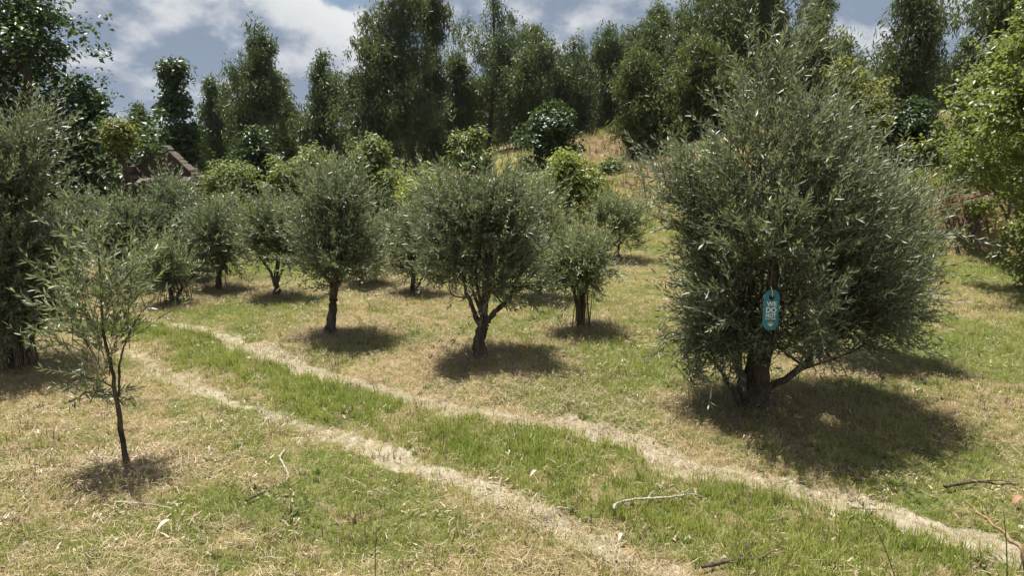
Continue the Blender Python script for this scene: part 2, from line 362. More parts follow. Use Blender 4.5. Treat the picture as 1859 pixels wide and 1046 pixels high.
_xs = np.array([t[0] for t in TRUNKS])

# ------------------------------------------------------------------ ground sheet
def grow(a, b, step, far, k=1.16):
    v = list(np.arange(a, b + 1e-6, step)); s = step
    while v[-1] < far: s *= k; v.append(v[-1] + s)
    return v
xp = grow(0, 8.5, .055, 900); xs = np.array([-q for q in xp[:0:-1]] + xp)
ys = grow(2.2, 15.5, .055, 1400); yb = grow(0, .5, .25, 120, 1.4); ys = np.array([2.2 - q for q in yb[:0:-1]] + ys)
GX, GY = np.meshgrid(xs, ys); gx, gy = GX.ravel(), GY.ravel()
rut, grn, stw = fields(gx, gy)
brk = smooth(17, 21, gy) * smooth(62, 45, gy) * smooth(-2, 2.5, gx) * np.clip(.55 + .7 * nz2(gx, gy, .3, 4), 0, 1)
brk = np.maximum(brk, smooth(13.2, 13.9, gy) * smooth(17, 15, gy) * smooth(5, 6.5, gx) * np.clip(.8 + .5 * nz2(gx, gy, .8, 5), 0, 1))
nxg = len(xs); I = (np.arange(len(ys) - 1)[:, None] * nxg + np.arange(nxg - 1)[None, :]).ravel()
gm = mesh('ground', np.stack([gx, gy, tz(gx, gy)], 1), faces=np.stack([I, I + 1, I + nxg + 1, I + nxg], 1), mats=[M['ground']], attrs=dict(rut=rut, green=grn, straw=stw, bracken=brk))
tag(link('ground', gm), 'mown meadow of green grass and dry straw under the olive grove', 'ground', kind='structure')

# the two worn wheel ruts: bare earth sheets with ragged edges, a few millimetres above the soil
def rut_sheet(P, label, lo, hi, hw):
    c = spline(np.column_stack([P, np.zeros(len(P))]), 420)[:, :2]; c = c[(c[:, 1] > lo) & (c[:, 1] < hi)]
    t = unit(np.gradient(c, axis=0)); nr = np.stack([-t[:, 1], t[:, 0]], 1); V = []
    k = np.arange(len(c))
    for j, q in enumerate(np.linspace(-1, 1, 7)):
        e = hw * np.maximum(.15, .85 + .6 * nz2(c[:, 0] + 9 * np.sign(q), c[:, 1], 1.6, 3) + .4 * nz2(c[:, 0] - 9 * np.sign(q), c[:, 1], 6, 4)) * np.minimum(1, np.minimum(k, k[::-1]) / 30)
        p = c + nr * (q * e)[:, None]; V.append(np.column_stack([p, tz(p[:, 0], p[:, 1]) + .016 * (1 - q * q) - .009]))
    V = np.stack(V, 1).reshape(-1, 3); I = (np.arange(len(c) - 1)[:, None] * 7 + np.arange(6)[None]).ravel()
    tag(link('dirt_track', mesh('dirt_track', V, faces=np.stack([I, I + 7, I + 8, I + 1], 1), mats=[M['dirt']])), label, 'track', kind='structure')
rut_sheet(RUT_R, 'long pale wheel rut running past the foot of the tagged olive', 3.2, 9.6, .06)
rut_sheet(RUT_L, 'shorter wheel rut of bare earth crossing the near grass', 2.8, 4.9, .055)

# distant wooded ridge in the gap over the low trees
hx = np.linspace(-900, 500, 90); hz = 26 + 7 * np.sin(hx / 160) + 4 * np.sin(hx / 47 + 1) + 1.2 * np.sin(hx / 13)
hv = np.concatenate([np.column_stack([hx, np.full(90, 1180.), np.full(90, -8.)]), np.column_stack([hx, np.full(90, 1240.), hz]), np.column_stack([hx, np.full(90, 1330.), np.full(90, -8.)])])
i = np.arange(89); hf = np.concatenate([np.stack([i, i + 1, i + 91, i + 90], 1), np.stack([i + 90, i + 91, i + 181, i + 180], 1)])
hm, hn, ho = pmat('wooded_ridge'); hn.l.new(principled(hn, hn.mix(hn.noise(hn.new('ShaderNodeNewGeometry').outputs['Position'], .05, 5), (.03, .05, .03), (.09, .12, .06)), .9, .1), ho.inputs[0])
tag(link('hills', mesh('hills', hv, faces=hf, mats=[hm])), 'low blue wooded ridge on the horizon', 'hill', kind='structure')

# ------------------------------------------------------------------ foliage volumes
class Volume:
    """a crown: outline rows of the photograph at a tree's distance, made round in depth and lumpy"""
    def __init__(s, rows, Y, seed, depth=.9, lump=.22, inset=0., topset=None):
        topset = inset * .6 if topset is None else topset
        a = np.array([[*at(l, py, Y)[[0, 2]], at(r, py, Y)[0]] for py, l, r in rows]); a = a[np.argsort(a[:, 1])]
        s.z = np.linspace(a[0, 1] + inset * .6, a[-1, 1] - topset, 80); s.xl = np.interp(s.z, a[:, 1], a[:, 0]); s.xr = np.interp(s.z, a[:, 1], a[:, 2])
        s.hw = np.maximum((s.xr - s.xl) / 2 - inset, .3 * np.minimum((s.xr - s.xl) / 2, inset + .02)); s.Y = Y; s.depth = depth; s.lump = lump; s.seed = seed; s.wexp = 1.5
    def sample(s, n, rg, shell=.5):
        wgt = s.hw ** s.wexp + .02; z = rg.choice(len(s.z), n, p=wgt / wgt.sum()); zz = s.z[z] + rg.uniform(-.5, .5, n) * (s.z[1] - s.z[0])
        hw = np.interp(zz, s.z, s.hw); xc = np.interp(zz, s.z, (s.xl + s.xr) / 2)
        ph = rg.uniform(0, 2 * math.pi, n); rho = rg.random(n) ** shell
        e = np.stack([np.cos(ph), np.sin(ph), zz * .0], 1); q = np.stack([np.cos(ph) * hw, np.sin(ph) * hw, zz], 1)
        lm = 1 + s.lump * (nz(q + s.seed * 3.7, .9 / max(.4, s.hw.max()), s.seed % 8) - .25)
        hwl = hw * np.clip(lm, .5, 1.12)
        p = np.stack([xc + e[:, 0] * hwl * rho, s.Y + e[:, 1] * hwl * rho * s.depth, zz], 1)
        t = (zz - s.z[0]) / (s.z[-1] - s.z[0])
        return p, e, t, rho

def shoots(vol, n, rg, leaf, pairs=8, slen=(.14, .32), gap=.0, avoid=None, updir=.95, clump=0.):
    p, e, t, rho = vol.sample(int(n * 1.3), rg, .42)
    k = np.zeros(len(p), int); nc = 1
    if clump:                                                # most shoots gather on branch ends
        nc = max(12, n // 42); cc, ce, ct, cr_ = vol.sample(nc, rg, .36); k = rg.integers(0, nc, len(p)); use = rg.random(len(p)) < .9
        off = rg.normal(size=p.shape) * clump * np.array([1, 1, .8]); p = np.where(use[:, None], cc[k] + off, p); e = np.where(use[:, None], ce[k] + off / clump * .35, e); t = np.where(use, ct[k], t); rho = np.where(use, cr_[k], rho)
    keep = nz(p + vol.seed, 2.4 / max(.5, vol.hw.max()) * 1.0, (vol.seed + 3) % 8) > -1.0 + gap
    p, e, t, rho, k = [a[keep][:n] for a in (p, e, t, rho, k)]; n = len(p); sht = rg.normal(size=nc)[k] * .16 + rg.normal(size=n) * .1
    droop = np.clip((.25 - t) * 3.2, 0, .75)[:, None]
    d = unit(e * (.55 + .3 * (1 - t))[:, None] + np.array([0, 0, 1.]) * (updir * (.45 + .75 * t)[:, None]) - np.array([0, 0, 1.2]) * droop + rg.normal(size=(n, 3)) * .5)
    if avoid is not None:
        ok = ~avoid(p) & ~avoid(p + d * .15) & ~avoid(p + d * .3); p, e, t, rho, d, sht = [a[ok] for a in (p, e, t, rho, d, sht)]; n = len(p)
    L = rg.uniform(*slen, n) * (1 + .5 * (t > .9))
    L = L * (.7 + .5 * rho) * np.where(rg.random(n) < .06, 1.7, 1.)
    sgrid = (np.arange(pairs) + .6) / pairs
    bend = unit(rg.normal(size=(n, 3)) + np.array([0, 0, .5]))
    def pos(s): return p[:, None, :] + d[:, None, :] * (L[:, None] * s[None])[..., None] + bend[:, None, :] * (.16 * L[:, None] * s[None] ** 2)[..., None]
    C = pos(sgrid)                                            # n,pairs,3
    u = unit(np.cross(d, rg.normal(size=(n, 3)))); v = np.cross(d, u)
    P, D, NN, LL = [], [], [], []
    for side in (0, 1):
        a = np.arange(pairs) * 1.45 + side * math.pi
        q = np.cos(a)[None, :, None] * u[:, None] + np.sin(a)[None, :, None] * v[:, None]
        q = q + rg.normal(size=q.shape) * .3
        dd = unit(q * rg.uniform(.4, .95, (n, pairs, 1)) + d[:, None] * .85 + np.array([0, 0, .12]))
        P.append(C); D.append(dd); NN.append(unit(d[:, None] - dd * .3 + rg.normal(size=q.shape) * .35))
        LL.append(leaf[0] * rg.uniform(.6, 1.15, (n, pairs)) * (1.05 - .45 * np.abs(sgrid - .45))[None])
    tip = pos(np.array([1.0]))
    P.append(tip); D.append(unit(d[:, None] + bend[:, None] * .3)); NN.append(unit(rg.normal(size=(n, 1, 3)))); LL.append(np.full((n, 1), leaf[0] * .7))
    fl = lambda a: np.concatenate([b.reshape(-1, *b.shape[2:]) for b in a])
    P, D, NN, LL = fl(P), fl(D), fl(NN), fl(LL)
    tt = np.clip(rg.normal(.42, .24, len(P)) + np.concatenate([np.repeat(sht, pairs), np.repeat(sht, pairs), sht]), 0, 1)
    V, T, tint = leaves(P, D, NN, LL, leaf[1] * LL / leaf[0] * rg.uniform(.8, 1.15, len(LL)), .15, tt)
    return V, T, tint, (p, d, L, bend)

def stems_mesh(sh, r, every=1):
    p, d, L, bend = [a[::every] for a in sh]; parts = []
    n = len(p); s = np.array([-.35, .35, 1.0]); rr = np.array([1.1, .8, .3]) * r
    C = p[:, None] + d[:, None] * (L[:, None] * s)[..., None] + bend[:, None] * (.16 * L[:, None] * s * np.abs(s))[..., None]
    u = unit(np.cross(d, np.array([.3, .5, .81]))); v = np.cross(d, u); a = np.arange(3) * 2.0944
    ring = np.cos(a)[None, :, None] * u[:, None] + np.sin(a)[None, :, None] * v[:, None]
    V = (C[:, :, None] + ring[:, None] * rr[None, :, None, None]).reshape(-1, 3)
    k = np.arange(n)[:, None, None] * 9 + np.arange(2)[None, :, None] * 3; j = np.arange(3)[None, None]; j2 = (j + 1) % 3
    Q = np.stack([k + j, k + j2, k + 3 + j2, k + 3 + j], -1).reshape(-1, 4); return V, Q

# ------------------------------------------------------------------ olive trees
SIGN_P = at(1400, 563, OLIVES[0]['P'][1] - .62)
def build_olive(o, idx):
    rg = np.random.default_rng(1000 + idx * 17); P = o['P']; Y = P[1]
    root = link('olive_sapling' if o.get('sparse') else 'olive_tree', None, loc=P); root.empty_display_size = .2
    tag(root, o['label'], 'olive sapling' if o.get('sparse') else 'olive tree', 'olive trees of the grove')
    def child(name, me): c = link(name, me, root); c.matrix_parent_inverse.identity(); c.location = -Vector(P); return c
    vol = Volume(o['rows'], Y, idx, .9, .10 if o.get('sparse') else .5, .12 if o.get('sparse') else (.20 if idx else .27), .12 if o.get('sparse') else (.40 if idx else .26))
    ends = []
    for k, (pts, r0, r1, dy) in enumerate(o['stems']):
        n = len(pts); q = np.array([at(px, py, Y + dy * i / (n - 1)) for i, (px, py) in enumerate(pts)])
        if k == 0 or pts[0][1] > o['base'][1] - 12: q[0, 2] = tz(q[0, 0], q[0, 1]) - .05
        c = spline(q, 22); c[2:] += rg.normal(size=(20, 3)) * min(.008, r0 * .2)
        rad = np.linspace(1, 0, 22) ** .8 * (r0 - r1) + r1
        if k == 0: rad[:5] *= np.array([1.55, 1.35, 1.2, 1.1, 1.04])
        rad *= 1 + .1 * rg.normal(size=22)
        V, Qd = tube(c, rad, 10 if idx < 6 else 7)
        child('trunk' if k == 0 else 'limb', mesh('limb', V, faces=Qd, mats=[M['bark']])); ends.append((c[-1], r1, c))
    # boughs that leave the stems for the crown
    bp, _, _, _ = vol.sample(26 if idx == 0 else 9, rg, .5)
    if not o.get('sparse'):
        parts = []
        for b in bp:
            e = ends[rg.integers(len(ends))]; c0 = e[2][rg.integers(10, 21)]
            if b[2] < c0[2] - .15: continue
            m = (c0 + b) / 2 + np.array([0, 0, -.08]) + rg.normal(size=3) * .06
            v, q = tube(spline([c0, m, b], 9), np.linspace(e[1] * .75, .004, 9), 5); child('bough', mesh('bough', v, faces=q, mats=[M['bark']]))
    avoid = None
    if o['key'] == 'big':
        def avoid(p):
            s = SIGN_P; f = (s[1]) / p[:, 1]      # foliage parted round the hanging tag
            return (np.abs(p[:, 0] * f - s[0]) < .21) & (np.abs(CAMZ + (p[:, 2] - CAMZ) * f - s[2] + .06) < .40) & (p[:, 1] < s[1] + .12) | (p[:, 2] < .46) & (p[:, 0] > P[0] - .25)    # and bare round the foot
    sp = o.get('sparse')
    V, T, tint, sh = shoots(vol, o['shoots'], rg, o['leaf'], 9 if sp else 8, (.16, .34) if sp else ((.14, .32) if idx < 5 else (.16, .36)), .6 if not sp else .0, avoid, clump=0 if sp else (.115 if idx == 0 else .11))
    child('crown', mesh('crown', V, tris=T, mats=[M[o['mat']]], attrs=dict(tint=tint)))
    sv, sq = stems_mesh(sh, .0028 if idx else .0032, 1 if idx in (0, 1, 4, 16) else 2)
    child('twigs', mesh('twigs', sv, faces=sq, mats=[M['stem']]))['kind'] = 'stuff'
    if o.get('suckers'):
        n, rad, h, mat = o['suckers']; parts = []
        for k in range(n):
            a = rg.uniform(0, 6.283); r = rad * rg.random() ** .5; x, y = P[0] + r * math.cos(a), P[1] + r * math.sin(a)
            z = float(tz(x, y)); hh = h * rg.uniform(.5, 1.25); o2 = rg.normal(size=2) * .05 * h - .25 * np.array([math.cos(a), math.sin(a)]) * r
            v, q = (tube(spline([(x, y, z - .03), (x + o2[0] * .4, y + o2[1] * .4, z + hh * .5), (x + o2[0], y + o2[1], z + hh)], 6), np.linspace(.007, .003, 6) * (.75 if idx == 4 else 1), 4)); child('sucker', mesh('sucker', v, faces=q, mats=[M[mat]]))
    return root
for i, o in enumerate(OLIVES): build_olive(o, i)

# ------------------------------------------------------------------ woodland trees and shrubs
def clumps(vol, nc, per, rg, style, leaf, rad, shell=.45, gap=.0, lobes=0):
    c, e, t, rho = vol.sample(nc, rg, shell)
    if lobes:                                               # foliage masses carried by separate boughs, with air between them
        lc, le, lt, lr = vol.sample(lobes, rg, .55); hwl = np.interp(lc[:, 2], vol.z, vol.hw); rl = np.clip(hwl * rg.uniform(.28, .62, lobes), .22, 1.3)
        k = rg.choice(lobes, nc, p=rl ** 2 / (rl ** 2).sum()); v = unit(rg.normal(size=(nc, 3))) * (rg.random(nc) ** .4)[:, None] * rl[k][:, None] * np.array([1, 1, 1.1])
        use = rg.random(nc) < .82; c = np.where(use[:, None], lc[k] + v, c); e = np.where(use[:, None], unit(v), e)
    c[:, 2] -= rad * .3
    push = np.where(rg.random(nc) < .3, rg.uniform(1.05, 1.5, nc), rg.uniform(.75, 1.05, nc)); ax = np.stack([np.interp(c[:, 2], vol.z, (vol.xl + vol.xr) / 2), np.full(nc, vol.Y)], 1)
    c[:, :2] = ax + (c[:, :2] - ax) * push[:, None]
    keep = nz(c, 1.1 / max(.8, vol.hw.max()), (vol.seed + 5) % 8) > -1.1 + gap; c, e = c[keep], e[keep]; nc = len(c)
    R_ = rad * rg.uniform(.35, 1.0, nc) ** 1.0 * np.where(rg.random(nc) < .25, 1.5, 1.)
    off = rg.normal(size=(nc, per, 3)) * .5; r_ = np.linalg.norm(off, axis=-1, keepdims=True); off = off / np.maximum(r_, .8)
    if style == 'euc': off = off * np.array([.75, .75, 1.15])
    else: off = off * np.array([1.1, 1.1, .75])
    p = (c[:, None] + off * R_[:, None, None]).reshape(-1, 3); n = len(p); ee = np.repeat(e, per, 0); of = unit(off.reshape(-1, 3))
    if style == 'euc':
        d = np.array([0, 0, -1.]) * rg.uniform(.35, 1.1, (n, 1)) + rg.normal(size=(n, 3)) * .48; nr = rg.normal(size=(n, 3)) + ee * .5
    elif style == 'spray':                                   # upright feathery shoots
        d = of * .6 + np.array([0, 0, .6]) + rg.normal(size=(n, 3)) * .45; nr = rg.normal(size=(n, 3)) + np.array([0, 0, .6])
    else:
        nr = unit(of * .6 + ee * .3 + np.array([0, 0, .75]) + rg.normal(size=(n, 3)) * .55); d = np.cross(nr, rg.normal(size=(n, 3)))
    L = leaf[0] * rg.uniform(.6, 1.2, n)
    tint = np.clip(np.repeat(rg.normal(.45, .22, nc), per) + rg.normal(size=n) * .2, 0, 1)
    V, T, tt = leaves(p, d, nr, L, leaf[1] * L / leaf[0], .18, tint); return V, T, tt, c

def wood_tree(name, label, cat, group, base_px, Y, rows, style, mat, leaves_n, leaf, rad, per=42, trunk=.14, gap=.0, shell=.5, limbs=7, seed=0, lump=.3, bark='euc_bark', stemset=1, depth=.9, lobes=0):
    rg = np.random.default_rng(500 + seed); vol = Volume(rows, Y, seed, depth, lump, rad * .35); vol.wexp = 1.05 if style == 'euc' else 1.4
    bx = at(base_px, 300, Y)[0]; base = np.array([bx, Y, float(tz(bx, Y))]); root = link(name, None, loc=base)
    tag(root, label, cat, group)
    def child(nm, me): c = link(nm, me, root); c.location = -Vector(base); return c
    V, T, tint, cs = clumps(vol, max(6, int(leaves_n * (DENSE if style == 'euc' else 1.8)) // per), per, rg, style, leaf, rad, shell, gap, lobes)
    top = np.array([(vol.xl[-8] + vol.xr[-8]) / 2, Y, vol.z[-8]])
    for k in range(stemset):
        b = base + np.array([0, 0, -.15]) + (rg.normal(size=3) * [.25, .25, 0] if stemset > 1 else 0)
        tp = top if stemset == 1 else cs[rg.integers(len(cs))]
        hh = tp[2] - b[2]
        pts = [b, b * .62 + tp * .38 + rg.normal(size=3) * [.02, .02, 0] * hh, b * .3 + tp * .7 + rg.normal(size=3) * [.02, .02, 0] * hh, tp]
        c = spline(pts, 18); v, q = tube(c, np.linspace(trunk, trunk * .16, 18) * np.r_[1.35, 1.12, np.ones(16)], 8); child('trunk', mesh('trunk', v, faces=q, mats=[M[bark]]))
    parts = []
    for k in range(limbs):
        tgt = cs[rg.integers(len(cs))]; z0 = max(base[2] + .3 * (tgt[2] - base[2]), tgt[2] - (.25 + .2 * rg.random()) * max(1., tgt[2] - base[2]) * .8)
        j = np.argmin(np.abs(c[:, 2] - z0)); p0 = c[j]
        v, q = (tube(spline([p0, (p0 + tgt) / 2 + np.array([0, 0, -.04]) * np.linalg.norm(tgt - p0), tgt], 7), np.linspace(trunk * .42, trunk * .07, 7), 5)); child('limb', mesh('limb', v, faces=q, mats=[M[bark]]))
    child('crown', mesh('crown', V, tris=T, mats=[M[mat]], attrs=dict(tint=tint))); return root

DENSE = 2.5
WOOD = 'tall trees of the wood behind the grove'; SHR = 'shrubs along the wood edge'
E = dict(style='euc', leaf=(.21, .055), rad=.48, lump=.5, gap=.0, per=40, lobes=38, limbs=11)
def euc(label, bx, Y, rows, n, mat='euc', cat='eucalyptus', name='eucalyptus_tree', **k):
    a = dict(E); a.update(k); euc.i += 1
    if a['style'] == 'euc' and Y > 27: wd = 1.08 if mat == 'euc_olive' or bx < 620 else 1.3; rows = [(py, (l + r) / 2 - (r - l) / 2 * wd, (l + r) / 2 + (r - l) / 2 * wd) for py, l, r in rows]; n = int(n * wd)
    return wood_tree(name, label, cat, WOOD, bx, Y, rows, mat=mat, leaves_n=n, seed=euc.i, **a)
euc.i = 0
TR = {}
euc('huge dark broadleaf tree filling the top corner over the edge olive', 50, 21, [(-150, -40, 80), (-80, -90, 105), (0, -130, 98), (45, -150, 105), (80, -160, 140), (115, -165, 150), (150, -165, 128), (185, -165, 160), (215, -165, 192), (260, -160, 200), (310, -150, 197), (350, -130, 180)], 17000, mat='dark', cat='tree', name='broadleaf_tree', style='broad', leaf=(.17, .10), rad=.5, trunk=.24, limbs=16, gap=.22, bark='bark', lump=.3)
euc('pointed leafy tree just behind the ruined gable', 320, 34, [(97, 308, 320), (118, 292, 340), (150, 286, 343), (185, 284, 358), (230, 275, 372), (290, 272, 378), (345, 280, 370)], 8500, mat='dark', cat='tree', name='broadleaf_tree', style='broad', leaf=(.24, .13), rad=.5, gap=.15, bark='bark')
euc('dark tree with lit outer sprays, on the right flank of the corner tree', 150, 23, [(160, 158, 178), (185, 140, 186), (220, 122, 192), (265, 112, 198), (320, 108, 198), (370, 118, 190)], 7000, mat='dark', cat='tree', name='broadleaf_tree', style='broad', leaf=(.16, .09), rad=.4, bark='bark', lobes=16, trunk=.1)
euc('thin ragged tree to the left of the gable against low sky', 250, 40, [(186, 240, 256), (200, 234, 266), (222, 233, 268), (245, 236, 266)], 1300, gap=.7, rad=.4, limbs=6)
euc('slim tree in the notch between leafy tree and tall cone', 384, 39, [(138, 378, 386), (165, 365, 398), (210, 360, 410), (270, 358, 412), (335, 368, 408)], 5200)
euc('wispy treetop leaning beside the tall cone', 406, 42, [(134, 398, 412), (155, 394, 420), (190, 398, 426), (250, 400, 432)], 2000, gap=.5)
euc('tallest pointed cone of dark foliage standing clear on the bright cloud', 464, 36, [(10, 456, 463), (45, 446, 478), (85, 437, 500), (115, 421, 512), (165, 417, 516), (220, 424, 522), (290, 430, 524), (365, 440, 505)], 12500, lump=.35)
euc('lower shaggy tree at the right foot of the cone', 526, 40, [(146, 506, 520), (175, 496, 545), (225, 492, 562), (290, 495, 565), (345, 500, 555)], 7000)
euc('isolated steeple-shaped tree before the bright sky gap', 588, 37, [(88, 583, 593), (118, 562, 610), (165, 552, 622), (205, 549, 622), (260, 554, 628), (325, 560, 622)], 8500)
euc('broad twin-bellied eucalyptus reaching the frame top, left of the sky window', 705, 35, [(-70, 690, 730), (-5, 674, 762), (55, 664, 770), (115, 652, 762), (155, 640, 756), (200, 644, 762), (255, 668, 765), (315, 680, 755)], 17000, lump=.35)
euc('slim eucalyptus pressed to the broad twin-bellied one', 776, 37, [(-60, 765, 790), (0, 750, 800), (55, 756, 800), (120, 762, 806), (165, 752, 802), (230, 755, 802), (300, 760, 800)], 7500)
euc('see-through eucalyptus with bright sky between its upper boughs', 884, 40, [(-50, 880, 905), (5, 866, 930), (45, 850, 955), (85, 846, 960), (130, 842, 945), (190, 850, 935), (255, 860, 925)], 7000, gap=.62, rad=.5, limbs=14)
euc('short dense eucalyptus below the sky window', 832, 38, [(85, 822, 840), (112, 806, 852), (160, 800, 862), (230, 800, 868), (305, 808, 862)], 7500)
euc('bushy eucalyptus with two small tops, right of the see-through one', 968, 38, [(52, 962, 985), (88, 936, 1005), (135, 926, 1012), (195, 925, 1008), (265, 935, 1002)], 8500, lump=.4)
euc('narrow eucalyptus with a button-shaped tip', 1040, 40, [(46, 1036, 1050), (70, 1026, 1058), (90, 1010, 1066), (125, 1005, 1076), (180, 1010, 1078), (250, 1015, 1072)], 6000)
euc('pale blunt eucalyptus behind the brownish pair', 1104, 42, [(40, 1094, 1114), (70, 1080, 1130), (120, 1074, 1142), (190, 1078, 1145), (260, 1085, 1140)], 6500)
euc('twin-tipped eucalyptus over the brownish pair', 1184, 44, [(30, 1172, 1196), (55, 1150, 1214), (95, 1145, 1226), (160, 1150, 1230), (230, 1155, 1225)], 6500, lump=.4)
euc('brownish drooping tree on a bare pole trunk above the dry slope', 1160, 30, [(82, 1150, 1166), (108, 1134, 1192), (150, 1118, 1216), (195, 1106, 1226), (240, 1112, 1222), (270, 1135, 1200)], 9500, mat='euc_olive', trunk=.10)
euc('small dark spire rising left of the tall black eucalyptus', 1240, 42, [(8, 1232, 1252), (35, 1222, 1268), (80, 1215, 1280), (150, 1220, 1285)], 4500)
euc('rounded brownish-green tree behind the shoulder of the tagged olive', 1268, 29, [(58, 1246, 1282), (92, 1218, 1312), (150, 1205, 1332), (220, 1208, 1328), (290, 1220, 1310)], 11000, mat='euc_olive')
euc('tall black-green eucalyptus cut by the frame top over the tagged olive', 1356, 33, [(-160, 1330, 1380), (-70, 1290, 1422), (0, 1276, 1446), (45, 1282, 1440), (115, 1290, 1432), (190, 1300, 1422), (260, 1310, 1410)], 17000, lump=.4, trunk=.2)
euc('yellowish domed tree right of the tagged olive tip', 1485, 29, [(8, 1474, 1500), (45, 1442, 1530), (85, 1432, 1546), (150, 1430, 1556), (230, 1435, 1550), (300, 1445, 1540)], 11500, mat='euc_olive')
euc('open dark eucalyptus full of sky holes above the bank', 1660, 25, [(-120, 1650, 1690), (-40, 1620, 1712), (25, 1602, 1732), (75, 1596, 1736), (135, 1590, 1730), (200, 1598, 1722), (260, 1605, 1715)], 9000, gap=.55, leaf=(.2, .05), limbs=14)
euc('dark eucalyptus mass in the upper right corner', 1800, 20, [(-150, 1760, 1900), (-60, 1742, 1930), (0, 1738, 1960), (60, 1732, 1980), (120, 1738, 1990), (200, 1745, 1990), (280, 1760, 1980)], 12000, leaf=(.17, .05), rad=.45, gap=.25)
# deeper rows of the wood close the gaps: copies of slim trees, further off
def copy_tree(o, parent=None):
    c = o.copy(); COL.objects.link(c); c.parent = parent
    for ch in o.children:
        if parent is None and ch.name.startswith(('trunk', 'crown')): copy_tree(ch, c)
    return c
HANDLES = [(320, 'leafy tree'), (384, 'slim tree'), (464, 'tall cone'), (526, 'shaggy tree'), (588, 'steeple tree'), (705, 'twin-bellied eucalyptus'), (776, 'slim pressed one'), (832, 'short dense one'), (884, 'see-through one'), (968, 'bushy one'), (1040, 'button-tipped one'), (1104, 'pale blunt one'), (1184, 'twin-tipped one'), (1240, 'dark spire'), (1356, 'tall black-green one'), (1485, 'yellowish dome'), (1575, 'ivy-like shrub'), (1660, 'sky-holed eucalyptus'), (1800, 'corner mass')]
SEEN = {}
src = [o for o in bpy.data.objects if o.parent is None and o.name.startswith('eucalyptus_tree')]
pick = [src[k] for k in (1, 4, 5, 7, 9, 11, 10)]
rg = np.random.default_rng(5)
for k, px in enumerate(list(np.linspace(365, 640, 8)) + list(np.linspace(690, 1330, 22)) + list(np.linspace(1420, 1900, 9))):
    Y = 47 + 11 * rg.random(); o = copy_tree(pick[k % len(pick)]); x = at(px + rg.normal() * 8, 300, Y)[0]
    o.location = (x, Y, float(tz(x, Y)) - .05); s = rg.uniform(.72, .98); o.scale = (s * 1.7, s * 1.7, s * (1.0 if px > 650 else .8)); o.rotation_euler = (0, 0, rg.uniform(0, 6.28))
    h = min(HANDLES, key=lambda h: abs(h[0] - px)); side = 'left' if px < h[0] else 'right'; key = (h[1], side); SEEN[key] = SEEN.get(key, 0) + 1
    tag(o, '%s eucalyptus deep in the wood, just %s of the %s' % (('dim', 'fainter', 'faintest')[min(2, SEEN[key] - 1)], side, h[1]), 'eucalyptus', 'dim trees deep in the wood')

def shrub(label, bx, Y, rows, n, mat, leaf=(.10, .06), rad=.28, style='broad', name='shrub', cat='shrub', per=44, **k):
    shrub.i += 1
    return wood_tree(name, label, cat, SHR, bx, Y, rows, style, mat, n, leaf, rad, per, trunk=k.pop('trunk', .035), limbs=k.pop('limbs', 8), seed=60 + shrub.i, bark='bark', stemset=k.pop('stemset', 3), shell=.4, lobes=k.pop('lobes', 14), lump=k.pop('lump', .5), gap=k.pop('gap', .2), **k)
shrub.i = 0
shrub('big round bush with lit crest and black-green flank behind the straight-trunked olive', 670, 20, [(232, 660, 685), (258, 632, 705), (295, 616, 722), (335, 612, 728), (375, 622, 720), (400, 640, 700)], 8000, 'mid', gap=.1)
shrub('domed green bush above the dark-hearted olive', 862, 23, [(238, 846, 880), (262, 816, 912), (298, 804, 922), (340, 808, 918), (380, 820, 900)], 6500, 'mid', leaf=(.12, .065))
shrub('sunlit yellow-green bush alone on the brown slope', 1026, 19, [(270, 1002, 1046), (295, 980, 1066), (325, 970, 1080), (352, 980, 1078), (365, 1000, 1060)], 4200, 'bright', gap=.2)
shrub('rounded bush at the right end of the ruin', 406, 22, [(290, 392, 425), (312, 366, 444), (342, 361, 450), (372, 372, 444)], 3600, 'mid')
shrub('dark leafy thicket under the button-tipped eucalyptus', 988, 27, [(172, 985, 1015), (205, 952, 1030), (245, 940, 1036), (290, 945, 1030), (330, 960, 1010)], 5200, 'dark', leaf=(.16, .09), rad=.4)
shrub('low bright bramble between the black-flanked bush and the domed bush', 775, 18.5, [(296, 755, 800), (322, 738, 832), (352, 736, 836), (390, 745, 825)], 3600, 'bright')
shrub('wide shaggy shrub under the steeple-shaped tree', 545, 24, [(258, 510, 540), (288, 486, 592), (325, 488, 618), (370, 496, 620)], 5600, 'mid', leaf=(.13, .06))
shrub('fine feathery yellow-green shrub just left of the black-flanked bush', 590, 20.5, [(288, 585, 612), (312, 560, 630), (345, 545, 635), (385, 555, 630)], 3000, 'yellow', style='spray', leaf=(.13, .03))
shrub('yellow-leaved bush hanging over the broken wall of the ruin', 232, 20.5, [(218, 192, 215), (238, 190, 240), (262, 196, 238)], 2600, 'yellow', gap=.25)
shrub('low yellow bramble clump under the rounded bush by the ruin', 412, 19.5, [(352, 400, 428), (372, 388, 440), (395, 390, 438)], 1100, 'yellow')
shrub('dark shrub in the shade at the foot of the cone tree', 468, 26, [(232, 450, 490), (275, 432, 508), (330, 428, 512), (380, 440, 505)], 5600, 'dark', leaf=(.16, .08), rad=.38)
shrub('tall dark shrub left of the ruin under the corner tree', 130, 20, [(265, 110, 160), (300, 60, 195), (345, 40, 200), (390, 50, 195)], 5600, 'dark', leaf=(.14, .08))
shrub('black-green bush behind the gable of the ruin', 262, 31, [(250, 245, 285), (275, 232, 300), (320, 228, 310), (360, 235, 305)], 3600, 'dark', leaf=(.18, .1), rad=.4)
shrub('far dark thicket low on the horizon left of the ruin', 215, 46, [(238, 195, 235), (252, 165, 275), (280, 150, 290), (310, 160, 285)], 4200, 'dark', leaf=(.22, .12), rad=.6)
